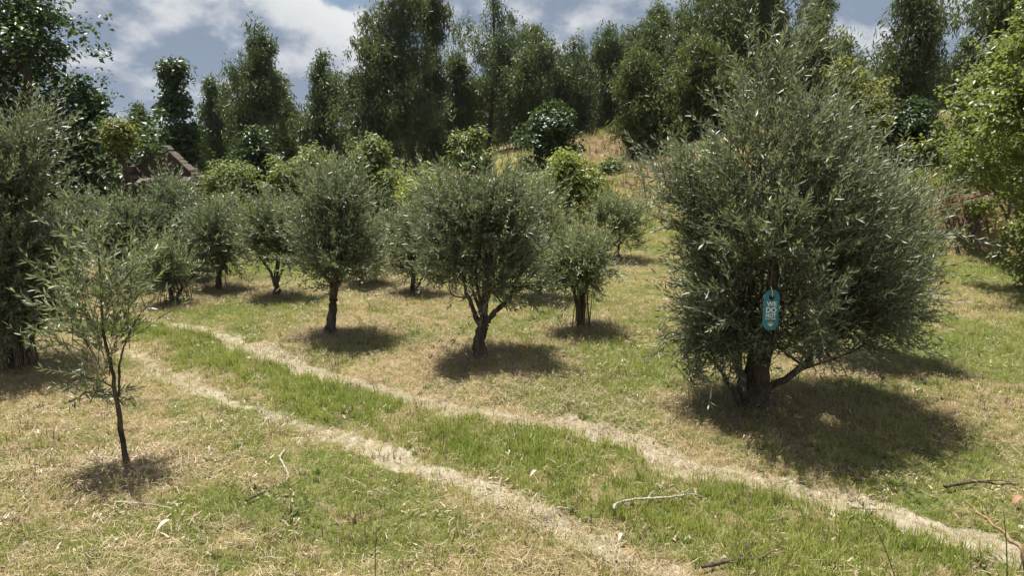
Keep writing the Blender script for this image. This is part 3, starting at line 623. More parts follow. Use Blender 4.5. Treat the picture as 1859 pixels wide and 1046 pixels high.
shrub('grey-green thicket filling the view under the corner tree', 170, 30, [(262, 150, 190), (290, 120, 225), (330, 110, 235), (370, 120, 230)], 3600, 'mid', leaf=(.18, .1), rad=.4)
shrub('pale scrub bush halfway up the brown slope', 1112, 27, [(285, 1095, 1128), (302, 1082, 1140), (325, 1080, 1145)], 1500, 'mid', leaf=(.15, .06), rad=.35)
shrub('low grassy scrub below the lone sunlit bush on the slope', 1092, 20, [(345, 1080, 1105), (362, 1068, 1125), (385, 1070, 1125)], 1300, 'yellow', style='spray', leaf=(.16, .03), rad=.25)
shrub('light leafy shrub along the slope beside the domed bush', 930, 24, [(302, 915, 950), (325, 900, 975), (355, 905, 975)], 1800, 'bright')
shrub('scrubby bush at the tree trunks on top of the brown slope', 1190, 30, [(250, 1165, 1210), (275, 1140, 1225), (305, 1140, 1220)], 2600, 'euc_olive', leaf=(.15, .05), rad=.4)
shrub('tall ivy-like shrub with bare twigs poking up behind the tagged olive', 1575, 16.5, [(88, 1562, 1592), (125, 1522, 1612), (190, 1484, 1640), (255, 1480, 1655), (315, 1500, 1665), (360, 1520, 1660)], 11000, 'yellow', leaf=(.085, .055), gap=.0, rad=.26, limbs=26, lobes=34)
shrub('glossy dark blue-green bush on the bank under the sky-holed eucalyptus', 1660, 16, [(178, 1640, 1692), (225, 1602, 1722), (285, 1600, 1730), (345, 1612, 1728)], 4200, 'dark', leaf=(.11, .06), rad=.26)
shrub('mixed leafy shrub on the bank just before the bright corner bush', 1762, 14.9, [(200, 1730, 1800), (255, 1700, 1840), (315, 1692, 1860), (350, 1700, 1860)], 4600, 'mid', leaf=(.10, .06), rad=.25)
shrub('tall mid-green bush between the sky-holed eucalyptus and the bright edge bush', 1800, 12.9, [(50, 1790, 1870), (130, 1755, 1890), (210, 1728, 1900), (290, 1722, 1900), (335, 1735, 1890)], 6500, 'mid', leaf=(.085, .05), rad=.22, lobes=34)
shrub('low leafy plant trailing down the bare bank', 1765, 13.6, [(352, 1750, 1775), (372, 1745, 1800), (392, 1755, 1805)], 260, 'bright', leaf=(.08, .05), rad=.14, per=14, limbs=4)
shrub('tall sunlit light-green bush filling the right edge', 1885, 10.2, [(-10, 1845, 1980), (60, 1800, 2010), (120, 1768, 2030), (190, 1772, 2050), (250, 1755, 2060), (300, 1752, 2070), (345, 1790, 2070), (400, 1812, 2060), (450, 1812, 2050), (500, 1808, 2040), (550, 1825, 2020)], 14000, 'edge', leaf=(.075, .046), rad=.22, gap=.0, lobes=30, lump=.4, limbs=20, trunk=.022, name='bush')

shrub('low sunlit bramble spilling down to the grass at the right edge', 1880, 11.6, [(345, 1850, 1960), (390, 1838, 1970), (440, 1828, 1980), (490, 1822, 1980), (535, 1835, 1970)], 4200, 'yellow', leaf=(.07, .042), rad=.2)
# ------------------------------------------------------------------ the ruined brick house
def prism(poly, y0, y1):
    n = len(poly); V = [(x, y0, z) for x, z in poly] + [(x, y1, z) for x, z in poly]
    return V, [tuple(range(n - 1, -1, -1)), tuple(range(n, 2 * n))] + [(i, (i + 1) % n, (i + 1) % n + n, i + n) for i in range(n)]
def pyd(name, V, Fc, mat, parent=None, loc=None):
    me = bpy.data.meshes.new(name); me.from_pydata(V, [], Fc); bm = bmesh.new(); bm.from_mesh(me); bmesh.ops.recalc_face_normals(bm, faces=bm.faces); bm.to_mesh(me); bm.free()
    me.materials.append(mat); return link(name, me, parent, loc)
bmat, n, out = pmat('old_brick')
br = n.new('ShaderNodeTexBrick'); mp = n.new('ShaderNodeMapping'); mp.inputs['Rotation'].default_value = (R(90), 0, 0)
n.l.new(n.new('ShaderNodeTexCoord').outputs['Object'], mp.inputs[0]); n.l.new(mp.outputs[0], br.inputs[0])
br.inputs['Scale'].default_value = 4; n.put(br.inputs['Color1'], (.13, .078, .06)); n.put(br.inputs['Color2'], (.10, .066, .056)); n.put(br.inputs['Mortar'], (.14, .12, .10))
g = n.new('ShaderNodeNewGeometry').outputs['Position']; col = n.mix(n.ramp(n.noise(g, 1.6, 5), .4, .65), br.outputs['Color'], (.12, .095, .08))
n.l.new(principled(n, col, .95, .1, bump(n, n.noise(g, 14, 4), .6, .03)), out.inputs[0])
tmat = bark_mat('old_roof_tile', (.085, .066, .055), (.21, .18, .15), 20, 1)
HY = 25.0
def hp(px, py, Y=HY): p = at(px, py, Y); return p[0], p[2]
hb = at(280, 400, HY); gz = float(tz(hb[0], HY)); hroot = link('ruined_house', None, loc=(hb[0], HY, gz))
tag(hroot, 'roofless ruined brick house with one gable half swallowed by trees', 'house')
def hpart(nm, poly, y0, y1, m=bmat): V, Fc = prism([(x - hb[0], z - gz) for x, z in poly], y0, y1); return pyd(nm, V, Fc, m, hroot)
bz = gz - .1
gl, gr_, ap, el, er = hp(238, 330)[0], hp(352, 330)[0], hp(296, 266), hp(240, 312), hp(352, 318)
hpart('gable_wall', [(gl, bz), (gr_, bz), (gr_, er[1]), ap, (gl, el[1])], 0, .35)
ll, l2 = hp(186, 330), hp(240, 312)
hpart('side_wall', [(ll[0], bz), (gl - .004, bz), (gl - .004, hp(0, 318)[1]), (hp(222, 0)[0], hp(0, 300)[1]), (hp(200, 0)[0], hp(0, 318)[1]), (ll[0], hp(0, 326)[1])], -.6, -.2)
hpart('window_sill', [(hp(196, 0)[0], hp(0, 336)[1]), (hp(236, 0)[0], hp(0, 336)[1]), (hp(236, 0)[0], hp(0, 331)[1]), (hp(196, 0)[0], hp(0, 331)[1])], -.67, -.6, tmat)
hpart('return_wall', [(gr_ + .004, bz), (gr_ + .34, bz), (gr_ + .34, hp(0, 322)[1]), (gr_ + .004, hp(0, 319)[1])], 0, 5.5)
hpart('rear_wall', [(ll[0], bz), (gl - .004, bz), (gl - .004, hp(0, 316)[1]), (ll[0], hp(0, 322)[1])], 5.1, 5.5)
def coping(a, b, cnt, y0=-.1, y1=.45):
    a, b = np.array(a), np.array(b); d = (b - a) / cnt; L = np.linalg.norm(d); ang = math.atan2(d[1], d[0])
    V, Fc = prism([(0, 0), (L * 1.12, .012), (L * 1.12, .035), (L * .5, .055), (0, .035)], y0, y1)
    me = bpy.data.meshes.new('coping_tile'); me.from_pydata([tuple(q) for q in V], [], Fc); me.materials.append(tmat)
    for k in range(cnt):
        if rng.random() < .12: continue
        p = a + d * k; t = link('coping_tile', me, hroot, (p[0] - hb[0], 0, p[1] - gz + .003)); t.rotation_euler = (rng.normal() * .03, -ang + rng.normal() * .05, 0)
coping(ap, (gr_, er[1]), 15); coping((gl, el[1]), ap, 14); coping((hp(222, 0)[0], hp(0, 300)[1]), (gl, hp(0, 318)[1]), 6, -.7, -.1)
# broken tile course along the eaves
for k in range(9):
    x0, z0 = hp(250 + k * 12.5, 322 + 3 * rng.random()); V, Fc = prism([(-.11, 0), (.11, 0), (.1, .06), (0, .1), (-.1, .06)], -.5, -.02)
    t = pyd('eave_tile', V, Fc, tmat, hroot, (x0 - hb[0], 0, z0 - gz)); t.rotation_euler = (R(12) + rng.normal() * .08, rng.normal() * .12, rng.normal() * .1)

# ------------------------------------------------------------------ the hanging tag
def flat_mat(name, c, rough=.35, spec=.4):
    m, n, out = pmat(name); n.l.new(principled(n, c, rough, spec), out.inputs[0]); return m
teal = flat_mat('tag_teal', (.04, .235, .30)); rimc = flat_mat('tag_rim', (.09, .33, .39)); white = flat_mat('tag_white', (.82, .84, .82)); orange = flat_mat('tag_orange', (.72, .30, .03)); cordm = flat_mat('tag_cord', (.72, .70, .62), .8)
s0 = at(1400, 527, SIGN_P[1]); s1 = at(1400, 600, SIGN_P[1]); sh_ = s0[2] - s1[2]; sw_ = sh_ * 28.5 / 74
sroot = link('hanging_tag', None, loc=SIGN_P); sroot.rotation_euler = (R(-4), R(1.5), R(3))
tag(sroot, 'blue rounded tag with white lettering hanging from a twig in the big olive', 'sign')
def capsule(hw, hh, n=14):
    r = hw; P = []
    for c, a0 in ((hh - r, 0), (-(hh - r), math.pi)):
        P += [(r * math.cos(a0 + math.pi * k / n), c + r * math.sin(a0 + math.pi * k / n)) for k in range(n + 1)]
    return P
def plate(name, outer, hole, y0, y1, mat, parent):
    bm = bmesh.new()
    loops = []
    for Lp in [outer] + ([hole] if hole else []):
        vs_ = [bm.verts.new((x, y0, z)) for x, z in Lp]; loops.append([bm.edges.new((vs_[i], vs_[(i + 1) % len(vs_)])) for i in range(len(vs_))])
    bmesh.ops.triangle_fill(bm, use_beauty=True, edges=[e for l in loops for e in l])
    if hole:                                              # drop any triangle inside the hole
        cx = sum(p[0] for p in hole) / len(hole); cz = sum(p[1] for p in hole) / len(hole); rr = abs(hole[0][0] - cx) * .98
        bad = [f for f in bm.faces if math.hypot(f.calc_center_median().x - cx, f.calc_center_median().z - cz) < rr * .9]
        bmesh.ops.delete(bm, geom=bad, context='FACES_ONLY')
    ext = bmesh.ops.extrude_face_region(bm, geom=list(bm.faces)); bmesh.ops.translate(bm, verts=[v for v in ext['geom'] if isinstance(v, bmesh.types.BMVert)], vec=(0, y1 - y0, 0))
    bmesh.ops.recalc_face_normals(bm, faces=bm.faces); me = bpy.data.meshes.new(name); bm.to_mesh(me); bm.free(); me.materials.append(mat); return link(name, me, parent)
hh, hw = sh_ / 2, sw_ / 2; hc, hr = hh - hw * .98, hw * .38
hole = [(hr * math.cos(6.2832 * k / 20), hc + hr * math.sin(6.2832 * k / 20)) for k in range(20)]
plate('rim', capsule(hw, hh), hole, 0, .004, rimc, sroot)
hole2 = [(x * 1.12, hc + (z - hc) * 1.12) for x, z in hole]
plate('face', capsule(hw * .93, hh - hw * .07), hole2, -.0015, -.0002, teal, sroot)
def words_(txt, width, zc, height, off):
    cu = bpy.data.curves.new('lettering', 'FONT'); cu.body = txt; cu.align_x = 'CENTER'; cu.align_y = 'CENTER'; cu.size = 1; cu.offset = off; cu.extrude = .004; cu.space_character = 1.02
    tmp = bpy.data.objects.new('lettering', cu); COL.objects.link(tmp); dg = bpy.context.evaluated_depsgraph_get(); me = bpy.data.meshes.new_from_object(tmp.evaluated_get(dg)); bpy.data.objects.remove(tmp)
    co = np.empty(len(me.vertices) * 3, np.float32); me.vertices.foreach_get('co', co); co = co.reshape(-1, 3); lo, hi = co.min(0), co.max(0)
    co -= (lo + hi) / 2; co *= np.array([width / (hi[0] - lo[0]), height / (hi[1] - lo[1]), .002 / max(1e-6, hi[2] - lo[2])]); me.vertices.foreach_set('co', co.ravel()); me.update()
    me.materials.clear(); me.materials.append(white); o = link('lettering', me, sroot, (0, -.0022, zc)); o.rotation_euler = (R(90), 0, 0); return o
u = sh_ / 640.0                                            # the tag is 640 px tall in the enlarged photograph, centred on 548
words_('WE', 160 * u, (548 - 452) * u, 74 * u, .035); words_('DO', 165 * u, (548 - 548) * u, 92 * u, .04); words_('NOT', 165 * u, (548 - 634) * u, 62 * u, .035); words_('DISTURB', 165 * u, (548 - 686) * u, 24 * u, .02)
def poly_plate(nm, pts, mat, y0=-.003, y1=-.0016): V, Fc = prism(pts, y0, y1); return pyd(nm, V, Fc, mat, sroot)
arc = [(50 * u * math.cos(a), (548 - 768) * u + 34 * u * math.sin(a)) for a in np.linspace(0, math.pi, 12)]
poly_plate('emblem_top', arc, orange)
poly_plate('emblem_tip', [(-50 * u, (548 - 770) * u), (0, (548 - 808) * u), (50 * u, (548 - 770) * u)], white)
top = np.array([0, 0, hc + hr]); v, q = tube(spline([(0, -.01, hc + hr * .2), (0, -.012, hc + hr * 1.2), (-.012, -.012, hh + .012), (-.014, .004, hh + .024), (.0, .014, hh), (.0, .008, hc + hr * .4)], 16), np.full(16, .0028), 6)
link('cord', mesh('cord', v, faces=q, mats=[cordm]), sroot)
# the twig that carries it belongs to the big olive
big = [o for o in bpy.data.objects if o.get('label', '').startswith('large silvery')][0]
pt = at(1399, 522, SIGN_P[1]); tw = spline([at(1406, 300, SIGN_P[1] + .45), at(1407, 400, SIGN_P[1] + .2), at(1405, 460, SIGN_P[1] + .05), pt + [0, .01, 0], at(1392, 548, SIGN_P[1] + .06)], 18)
v, q = tube(tw, np.linspace(.012, .004, 18), 7); c = link('limb', mesh('limb', v, faces=q, mats=[M['bark']]), big); c.location = -Vector(OLIVES[0]['P'])

# ------------------------------------------------------------------ fallen sticks, stalks, stones
def stick(name, label, cat, px, r, mat, lift=.012, forks=(), group=None):
    P = np.array([hit(*p) for p in px]); P[:, 2] = tz(P[:, 0], P[:, 1]) + lift + r
    n = max(12, 5 * len(P)); c = spline(P, n); c[:, 2] = np.maximum(c[:, 2], tz(c[:, 0], c[:, 1]) + r * .6); c += rng.normal(size=c.shape) * r * .22
    rad = r * np.linspace(1, .5, n) * (1 + .14 * rng.normal(size=n)); rad[-1] *= .3; rad[0] *= .6
    V, Q = tube(c, rad, 7); o = link(name, mesh(name, V - P[0], faces=Q, mats=[mat]), None, P[0]); tag(o, label, cat, group)
    for k, vec in forks:
        q0 = c[int(k * (n - 1))]; f = spline([q0, q0 + np.array(vec) * .5 + [0, 0, .01], q0 + np.array(vec)], 6); v, q = tube(f - P[0], np.linspace(r * .5, r * .15, 6), 5); link('side_twig', mesh('side_twig', v, faces=q, mats=[mat]), o)
    return o
STK = 'fallen sticks in the grass'
stick('fallen_stick', 'crooked pale stick bent like an S in the near grass', 'stick', [(517, 822), (509, 836), (516, 852), (523, 868), (520, 879), (504, 890)], .0085, M['lichen'], .012, group=STK)
stick('fallen_branch', 'long lichen-grey branch lying on the green strip between the ruts', 'branch', [(1114, 941), (1119, 929), (1150, 923), (1195, 919), (1235, 916), (1256, 908)], .0085, M['lichen'], .04, [(.7, (.10, .03, -.02)), (.85, (.06, .05, .02)), (.9, (.1, -.03, -.01)), (.55, (.05, .06, .02))], STK)
stick('fallen_stick', 'straight thin pale stick left of the S-shaped one', 'stick', [(207, 920), (240, 922), (280, 926), (312, 931)], .006, M['lichen'], .02, [(.1, (.04, -.12, -.01))], STK)
stick('fallen_stick', 'short grey-brown stick just below the S-shaped one', 'stick', [(447, 918), (462, 910), (482, 902)], .010, M['deadwood'], .02, group=STK)
stick('fallen_branch', 'dark dead branch at the edge of the big tree shadow', 'branch', [(1712, 897), (1740, 890), (1775, 886), (1800, 890), (1850, 893)], .012, M['deadwood'], .03, [(.6, (.12, -.05, .02)), (.4, (.1, .1, .03))], STK)
stick('fallen_stick', 'thin dark stick lying in the rut under the tagged olive', 'stick', [(1545, 928), (1570, 930), (1605, 931)], .006, M['deadwood'], .01, group=STK)
stick('fallen_stick', 'splintered dark stick by the mouth of the near rut', 'stick', [(1275, 1042), (1320, 1032), (1365, 1028), (1400, 1024)], .012, M['deadwood'], .02, [(.5, (.08, .1, .03)), (.7, (-.02, .12, .04)), (.8, (.1, .04, .02))], STK)
stick('fallen_stick', 'small bone-white stick on the bare earth of the near rut', 'stick', [(1010, 929), (1028, 930), (1045, 932)], .008, M['lichen'], .012, group=STK)
# brown ribbed stalk rising into the frame at the right
b0 = at(1880, 1075, 3.15); b0[2] = float(tz(b0[0], b0[1])); st = [b0, at(1856, 1002, 3.2), at(1836, 984, 3.3), at(1822, 966, 3.38), at(1806, 957, 3.44), at(1794, 944, 3.5), at(1778, 934, 3.58), at(1764, 920, 3.66), at(1752, 910, 3.72)]
v, q = tube(spline(st, 46) + rng.normal(size=(46, 3)) * .0016, np.linspace(.010, .0045, 46) * (1 + .22 * np.sin(np.arange(46) * 1.7)), 8)
stalk = link('dry_stalk', mesh('dry_stalk', v - b0, faces=q, mats=[M['stalk']]), None, b0); tag(stalk, 'brown knobbly dry stalk leaning across the lower right corner', 'stalk')
v, q = tube(spline([at(1838, 985, 3.3), at(1848, 992, 3.27), at(1866, 1012, 3.22)], 8) - b0, np.linspace(.006, .003, 8), 6); link('side_stem', mesh('side_stem', v, faces=q, mats=[M['stalk']]), stalk)
gm_ = flat_mat('green_stalk', (.12, .15, .05), .6)
def weed(label, pts, Y, r=.003, heads=4):
    P = np.array([at(px, py, Y) for px, py in pts]); P[0, 2] = float(tz(P[0, 0], P[0, 1])) - .01
    v, q = tube(spline(P, 14) - P[0], np.linspace(r, r * .4, 14), 5); o = link('weed_stalk', None, None, P[0]); tag(o, label, 'weed', 'thin weed stalks in the meadow')
    link('stem', mesh('stem', v, faces=q, mats=[gm_]), o); c = spline(P, 14) - P[0]
    for k in range(heads):
        p = c[-1 - 2 * (k % 4)]; d = unit(rng.normal(size=3) + [0, 0, .8]); V, T, t = leaves(np.repeat(p[None], 3, 0), unit(d + rng.normal(size=(3, 3)) * .5), rng.normal(size=(3, 3)), np.full(3, .035), np.full(3, .008))
        link('leaf', mesh('leaf', V, tris=T, mats=[M['mid']], attrs=dict(tint=t)), o)
weed('thin green weed stalk leaning in the grass near the lower right', [(1640, 1060), (1608, 1000), (1580, 940), (1557, 908)], 3.25)
weed('upright weed stalk crossing the knobbly brown stalk', [(1832, 1070), (1828, 1010), (1824, 950), (1822, 930)], 3.2, .0035, 2)
weed('dry weed stem with a pale seed head beside the low limb', [(1490, 722), (1492, 700), (1496, 684), (1496, 664)], 6.6, .004, 3)
weed('slender weed standing alone in front of the near left grass', [(680, 1050), (681, 1010), (683, 980), (684, 955)], 3.15, .003, 6)
weed('weed sprig below the straight-trunked olive', [(662, 630), (664, 610), (662, 590)], 7.6, .004, 5)
def pebble(label, px, py, s, mat, cat='stone', name='stone'):
    p = hit(px, py); bm = bmesh.new(); bmesh.ops.create_icosphere(bm, subdivisions=2, radius=1)
    for v in bm.verts: k = 1 + .22 * float(nz(np.array([[v.co.x, v.co.y, v.co.z]]) + px, .8, 2)[0]); v.co = Vector((v.co.x * s[0], v.co.y * s[1], v.co.z * s[2])) * k
    me = bpy.data.meshes.new(name); bm.to_mesh(me); bm.free(); me.materials.append(mat); o = link(name, me, None, (p[0], p[1], float(tz(p[0], p[1])) + s[2] * .6)); o.rotation_euler = (0, 0, px); tag(o, label, cat, 'stones in the grass')
whs = bark_mat('pale_stone', (.28, .265, .235), (.55, .53, .48), 25, 1)
pebble('small white stone in the green strip above the near rut', 742, 810, (.013, .012, .02), whs)
pebble('pale stone by the brown knobbly stalk', 1853, 962, (.018, .016, .012), whs)
pebble('little white stone low in the grass near the splintered stick', 1316, 1014, (.013, .011, .008), whs)
def dead_leaf(label, px, py, L, Wd, ang, mat, tilt=.5):
    p = hit(px, py); p[2] = float(tz(p[0], p[1])) + .03; n = 7; s = np.linspace(0, 1, n); wv = Wd * np.sin(np.clip(s * .94 + .03, 0, 1) * math.pi) ** .8
    c = np.stack([s * L * math.cos(ang), s * L * math.sin(ang), tilt * s * L + .02 * np.sin(s * 3)], 1); sd = np.array([-math.sin(ang), math.cos(ang), .25])
    V = np.concatenate([c + sd * wv[:, None] / 2, c + [0, 0, -.006], c - sd * wv[:, None] / 2]); i = np.arange(n - 1)
    Fq = np.concatenate([np.stack([i, i + 1, i + n + 1, i + n], 1), np.stack([i + n, i + n + 1, i + 2 * n + 1, i + 2 * n], 1)])
    tag(link('fallen_leaf', mesh('fallen_leaf', V, faces=Fq, mats=[mat]), None, p), label, 'leaf', 'fallen leaves')
dl = flat_mat('dry_leaf_cream', (.55, .47, .36), .7, .2); dl2 = flat_mat('dry_leaf_brown', (.28, .16, .09), .7, .2)
dead_leaf('cream-coloured dry leaf below the straight thin stick', 284, 976, .075, .024, .7, dl)
dead_leaf('curled cream leaf on the bare earth of the near rut', 1122, 995, .05, .018, 1.0, dl)
dead_leaf('pale dry leaf in the green strip above the near rut end', 962, 876, .05, .02, .5, dl)
dead_leaf('brown curled leaf beside the stalk in the lower right corner', 1836, 925, .07, .035, .3, dl2)

# ------------------------------------------------------------------ grass, straw, bracken: scattered tufts
def tuft(name, nb, h, splay, width, seed, segs=3, mat=None, r0=.03, lie=0.):
    rg = np.random.default_rng(seed); V, T, tt = [], [], []
    for k in range(nb):
        a = rg.uniform(0, 6.283); b = rg.uniform(0, 6.283); r = r0 * rg.random() ** .5; p = np.array([r * math.cos(b), r * math.sin(b), 0 if lie == 0 else rg.uniform(.004, .03)])
        L = h * rg.uniform(.45, 1.15); w_ = width * rg.uniform(.7, 1.2); out_ = np.array([math.cos(a), math.sin(a), 0]); sd = np.array([-math.sin(a), math.cos(a), 0])
        th = rg.uniform(.15, 1) * splay; c = [p]
        for s in range(segs):
            ang = th * (.35 + .9 * (s + .5) / segs) if lie == 0 else math.pi / 2 * lie + rg.normal() * .22
            c.append(c[-1] + (out_ * math.sin(ang) + np.array([0, 0, 1]) * math.cos(ang)) * L / segs); out_ = unit(out_ + sd * rg.normal() * .22); 
        o = len(V)
        for s, q in enumerate(c[:-1]): ww = w_ * (1 - .7 * s / segs) * (.8 if s == 0 else 1); V += [q - sd * ww / 2, q + sd * ww / 2]
        V.append(c[-1]); t = rg.random(); tt += [t] * (2 * segs + 1)
        for s in range(segs - 1): i = o + 2 * s; T += [(i, i + 1, i + 3), (i, i + 3, i + 2)]
        i = o + 2 * (segs - 1); T.append((i, i + 1, i + 2))
    return bpy.data.objects.new(name, mesh(name, np.array(V), tris=np.array(T), mats=[mat], attrs=dict(tint=tt)))

def blade_mat(name, a, b, c, trans, tf, nscale=1.1):
    m, n, out = pmat(name)
    t = n.new('ShaderNodeAttribute', attribute_name='tint').outputs['Fac']; rd = n.new('ShaderNodeObjectInfo').outputs['Random']; g = n.new('ShaderNodeNewGeometry').outputs['Position']
    f = n.ramp(n.math('ADD', n.math('MULTIPLY', n.noise(g, nscale, 3), .7), n.math('MULTIPLY', rd, .3)), .33, .68)
    col = n.mix(f, a, b); col = n.mix(n.math('POWER', n.math('MULTIPLY', t, n.math('ADD', rd, .35)), 1.6, clamp=True), col, c)
    p = principled(n, col, .5, .3); tr = n.new('ShaderNodeBsdfTranslucent'); n.put(tr.inputs[0], n.mix(.5, col, trans))
    mx = n.new('ShaderNodeMixShader'); mx.inputs[0].default_value = tf; n.l.new(p, mx.inputs[1]); n.l.new(tr.outputs[0], mx.inputs[2]); n.l.new(mx.outputs[0], out.inputs[0]); return m
M['green_blade'] = blade_mat('green_blade', (.140, .200, .028), (.250, .295, .052), (.36, .33, .13), (.36, .44, .07), .40)
M['lean_blade'] = blade_mat('yellow_green_blade', (.215, .265, .045), (.35, .355, .090), (.52, .46, .21), (.45, .47, .12), .36)
M['dry_blade'] = blade_mat('dry_blade', (.40, .34, .19), (.56, .48, .29), (.26, .18, .10), (.55, .46, .22), .3)
M['straw_blade'] = blade_mat('straw_strand', (.34, .265, .155), (.55, .46, .29), (.16, .105, .065), (.5, .38, .2), .2)
M['bracken_blade'] = blade_mat('dead_bracken', (.13, .085, .05), (.22, .155, .09), (.28, .24, .12), (.3, .18, .08), .25)

def scatter(name, label, cat, protos, pts, scl, rg):
    pc = bpy.data.collections.new(name + '_tufts')
    for p in protos: pc.objects.link(p)
    n = len(pts); me = bpy.data.meshes.new(name); me.vertices.add(n); me.vertices.foreach_set('co', np.asarray(pts, np.float32).ravel())
    ra = me.attributes.new('rot', 'FLOAT_VECTOR', 'POINT'); rr = np.stack([rg.normal(size=n) * .12, rg.normal(size=n) * .12, rg.uniform(0, 6.283, n)], 1); ra.data.foreach_set('vector', rr.astype(np.float32).ravel())
    sa = me.attributes.new('scl', 'FLOAT', 'POINT'); sa.data.foreach_set('value', np.asarray(scl, np.float32))
    ia = me.attributes.new('idx', 'INT', 'POINT'); ia.data.foreach_set('value', rg.integers(0, len(protos), n).astype(np.int32))
    o = link(name, me); tag(o, label, cat, kind='stuff')
    ng = bpy.data.node_groups.new(name, 'GeometryNodeTree'); ng.interface.new_socket('Geometry', in_out='INPUT', socket_type='NodeSocketGeometry'); ng.interface.new_socket('Geometry', in_out='OUTPUT', socket_type='NodeSocketGeometry')
    gi, go = ng.nodes.new('NodeGroupInput'), ng.nodes.new('NodeGroupOutput'); ip = ng.nodes.new('GeometryNodeInstanceOnPoints'); ci = ng.nodes.new('GeometryNodeCollectionInfo')
    ci.inputs['Collection'].default_value = pc; ci.inputs['Separate Children'].default_value = True; ci.inputs['Reset Children'].default_value = True
    def na(nm, ty): q = ng.nodes.new('GeometryNodeInputNamedAttribute'); q.data_type = ty; q.inputs['Name'].default_value = nm; return q.outputs['Attribute']
    L = ng.links.new; L(gi.outputs[0], ip.inputs['Points']); L(ci.outputs[0], ip.inputs['Instance']); ip.inputs['Pick Instance'].default_value = True
    L(na('idx', 'INT'), ip.inputs['Instance Index']); L(na('rot', 'FLOAT_VECTOR'), ip.inputs['Rotation']); L(na('scl', 'FLOAT'), ip.inputs['Scale']); L(ip.outputs[0], go.inputs[0])
    md = o.modifiers.new('scatter', 'NODES'); md.node_group = ng; return o

rg = np.random.default_rng(21)
def field_points(n, y0, y1, k, margin=1.2):
    """random ground points, thinning with distance as y**-k"""
    e = 2 - k; u_ = rg.random(n); y = (y0 ** e + u_ * (y1 ** e - y0 ** e)) ** (1 / e); x = rg.uniform(-1, 1, n) * (.70 * y + margin); return x, y
def place(x, y, m, sink=.004): x, y = x[m], y[m]; return np.stack([x, y, tz(x, y) - sink], 1)
K = 1.15
x, y = field_points(150000, 2.5, 26, K); rut_, g_, s_ = fields(x, y); dist_s = 1 + .05 * np.clip(y - 6, 0, 20)
sR, sL = polydist(x, y, RUT_R), polydist(x, y, RUT_L); btw = smooth(.0, .3, sL) * smooth(.0, .3, -sR)
brown = np.maximum(smooth(17, 20, y) * smooth(-2, 2, x) * .8, smooth(13.2, 13.7, y) * smooth(5, 6.3, x))
r1 = rg.random(len(x))
m = r1 < np.clip((g_ - .22) * 1.25, 0, 1) * (1 - .93 * smooth(.2, .55, rut_)) * (1 - brown)
protos = [tuft('green_tuft', 12, .09, .95, .0052, 10 + k, 3, M['green_blade'], .035) for k in range(5)]
scatter('green_grass', 'fresh green grass, thickest on the strip between the ruts', 'grass', protos, place(x, y, m), (rg.uniform(.5, 1.15, m.sum()) * (.62 + .5 * btw[m]) * dist_s[m]), rg)
x, y = field_points(150000, 2.5, 26, K); rut_, g_, s_ = fields(x, y); dist_s = 1 + .05 * np.clip(y - 6, 0, 20)
brown = np.maximum(smooth(17, 20, y) * smooth(-2, 2, x) * .8, smooth(13.2, 13.7, y) * smooth(5, 6.3, x))
r1 = rg.random(len(x)); m = r1 < np.clip(1.25 - .8 * g_, .3, 1) * (1 - .6 * smooth(.25, .7, rut_)) * (1 - brown * .8) * (1 - .35 * s_)
protos = [tuft('lean_tuft', 11, .055, 1.15, .0040, 30 + k, 3, M['lean_blade'], .04) for k in range(5)]
scatter('mown_grass', 'short yellowish mown grass over the meadow', 'grass', protos, place(x, y, m), rg.uniform(.5, 1.1, m.sum()) * dist_s[m], rg)
x, y = field_points(90000, 2.5, 24, K); rut_, g_, s_ = fields(x, y); dist_s = 1 + .05 * np.clip(y - 6, 0, 20)
r1 = rg.random(len(x)); m = r1 < np.clip(.8 - .85 * g_ + .25 * s_ + .6 * rut_, .10, 1) * (1 - .2 * smooth(.2, .6, rut_))
protos = [tuft('dry_tuft', 9, .06, 1.4, .0036, 50 + k, 3, M['dry_blade'], .045) for k in range(5)]
scatter('dry_grass', 'bleached dry grass stubble between the green patches', 'grass', protos, place(x, y, m), rg.uniform(.45, 1.1, m.sum()) * dist_s[m], rg)
x, y = field_points(90000, 2.5, 20, K); rut_, g_, s_ = fields(x, y); dist_s = 1 + .05 * np.clip(y - 6, 0, 20)
r1 = rg.random(len(x)); m = r1 < np.clip(s_ * 1.05 - .2 - .5 * np.clip(g_ - .5, 0, 1), .03, 1) * (1 - .1 * smooth(.2, .6, rut_))
protos = [tuft('straw_wisp', 9, .085, 1, .0030, 70 + k, 4, M['straw_blade'], .08, lie=.93) for k in range(6)]
scatter('cut_straw', 'loose cut straw lying in swathes, brownest round the olive stems', 'straw', protos, place(x, y, m, -.006), rg.uniform(.5, 1.2, m.sum()) * dist_s[m], rg)
x, y = field_points(9000, 13, 48, .6, 2.); brown = np.maximum(smooth(16.5, 20, y) * smooth(-2, 2, x) * smooth(50, 40, y), smooth(13.2, 13.7, y) * smooth(17, 15, y) * smooth(5, 6.3, x))
m = rg.random(len(x)) < brown; protos = [tuft('bracken_tuft', 12, .30, 1.25, .022, 90 + k, 3, M['bracken_blade'], .12) for k in range(4)]
scatter('dead_bracken', 'brown dead bracken and litter on the slope and bank', 'bracken', protos, place(x, y, m), rg.uniform(.5, 1.2, m.sum()), rg)
x, y = field_points(14000, 14, 50, .6, 2.); brown = smooth(17, 24, y) * smooth(0, 4, x) * .7
m = (rg.random(len(x)) < 1 - brown) & (nz2(x, y, .25, 3) > -.2); protos = [tuft('scrub_tuft', 14, .38, 1.0, .02, 110 + k, 3, M['lean_blade'] if k % 2 else M['green_blade'], .14) for k in range(4)]
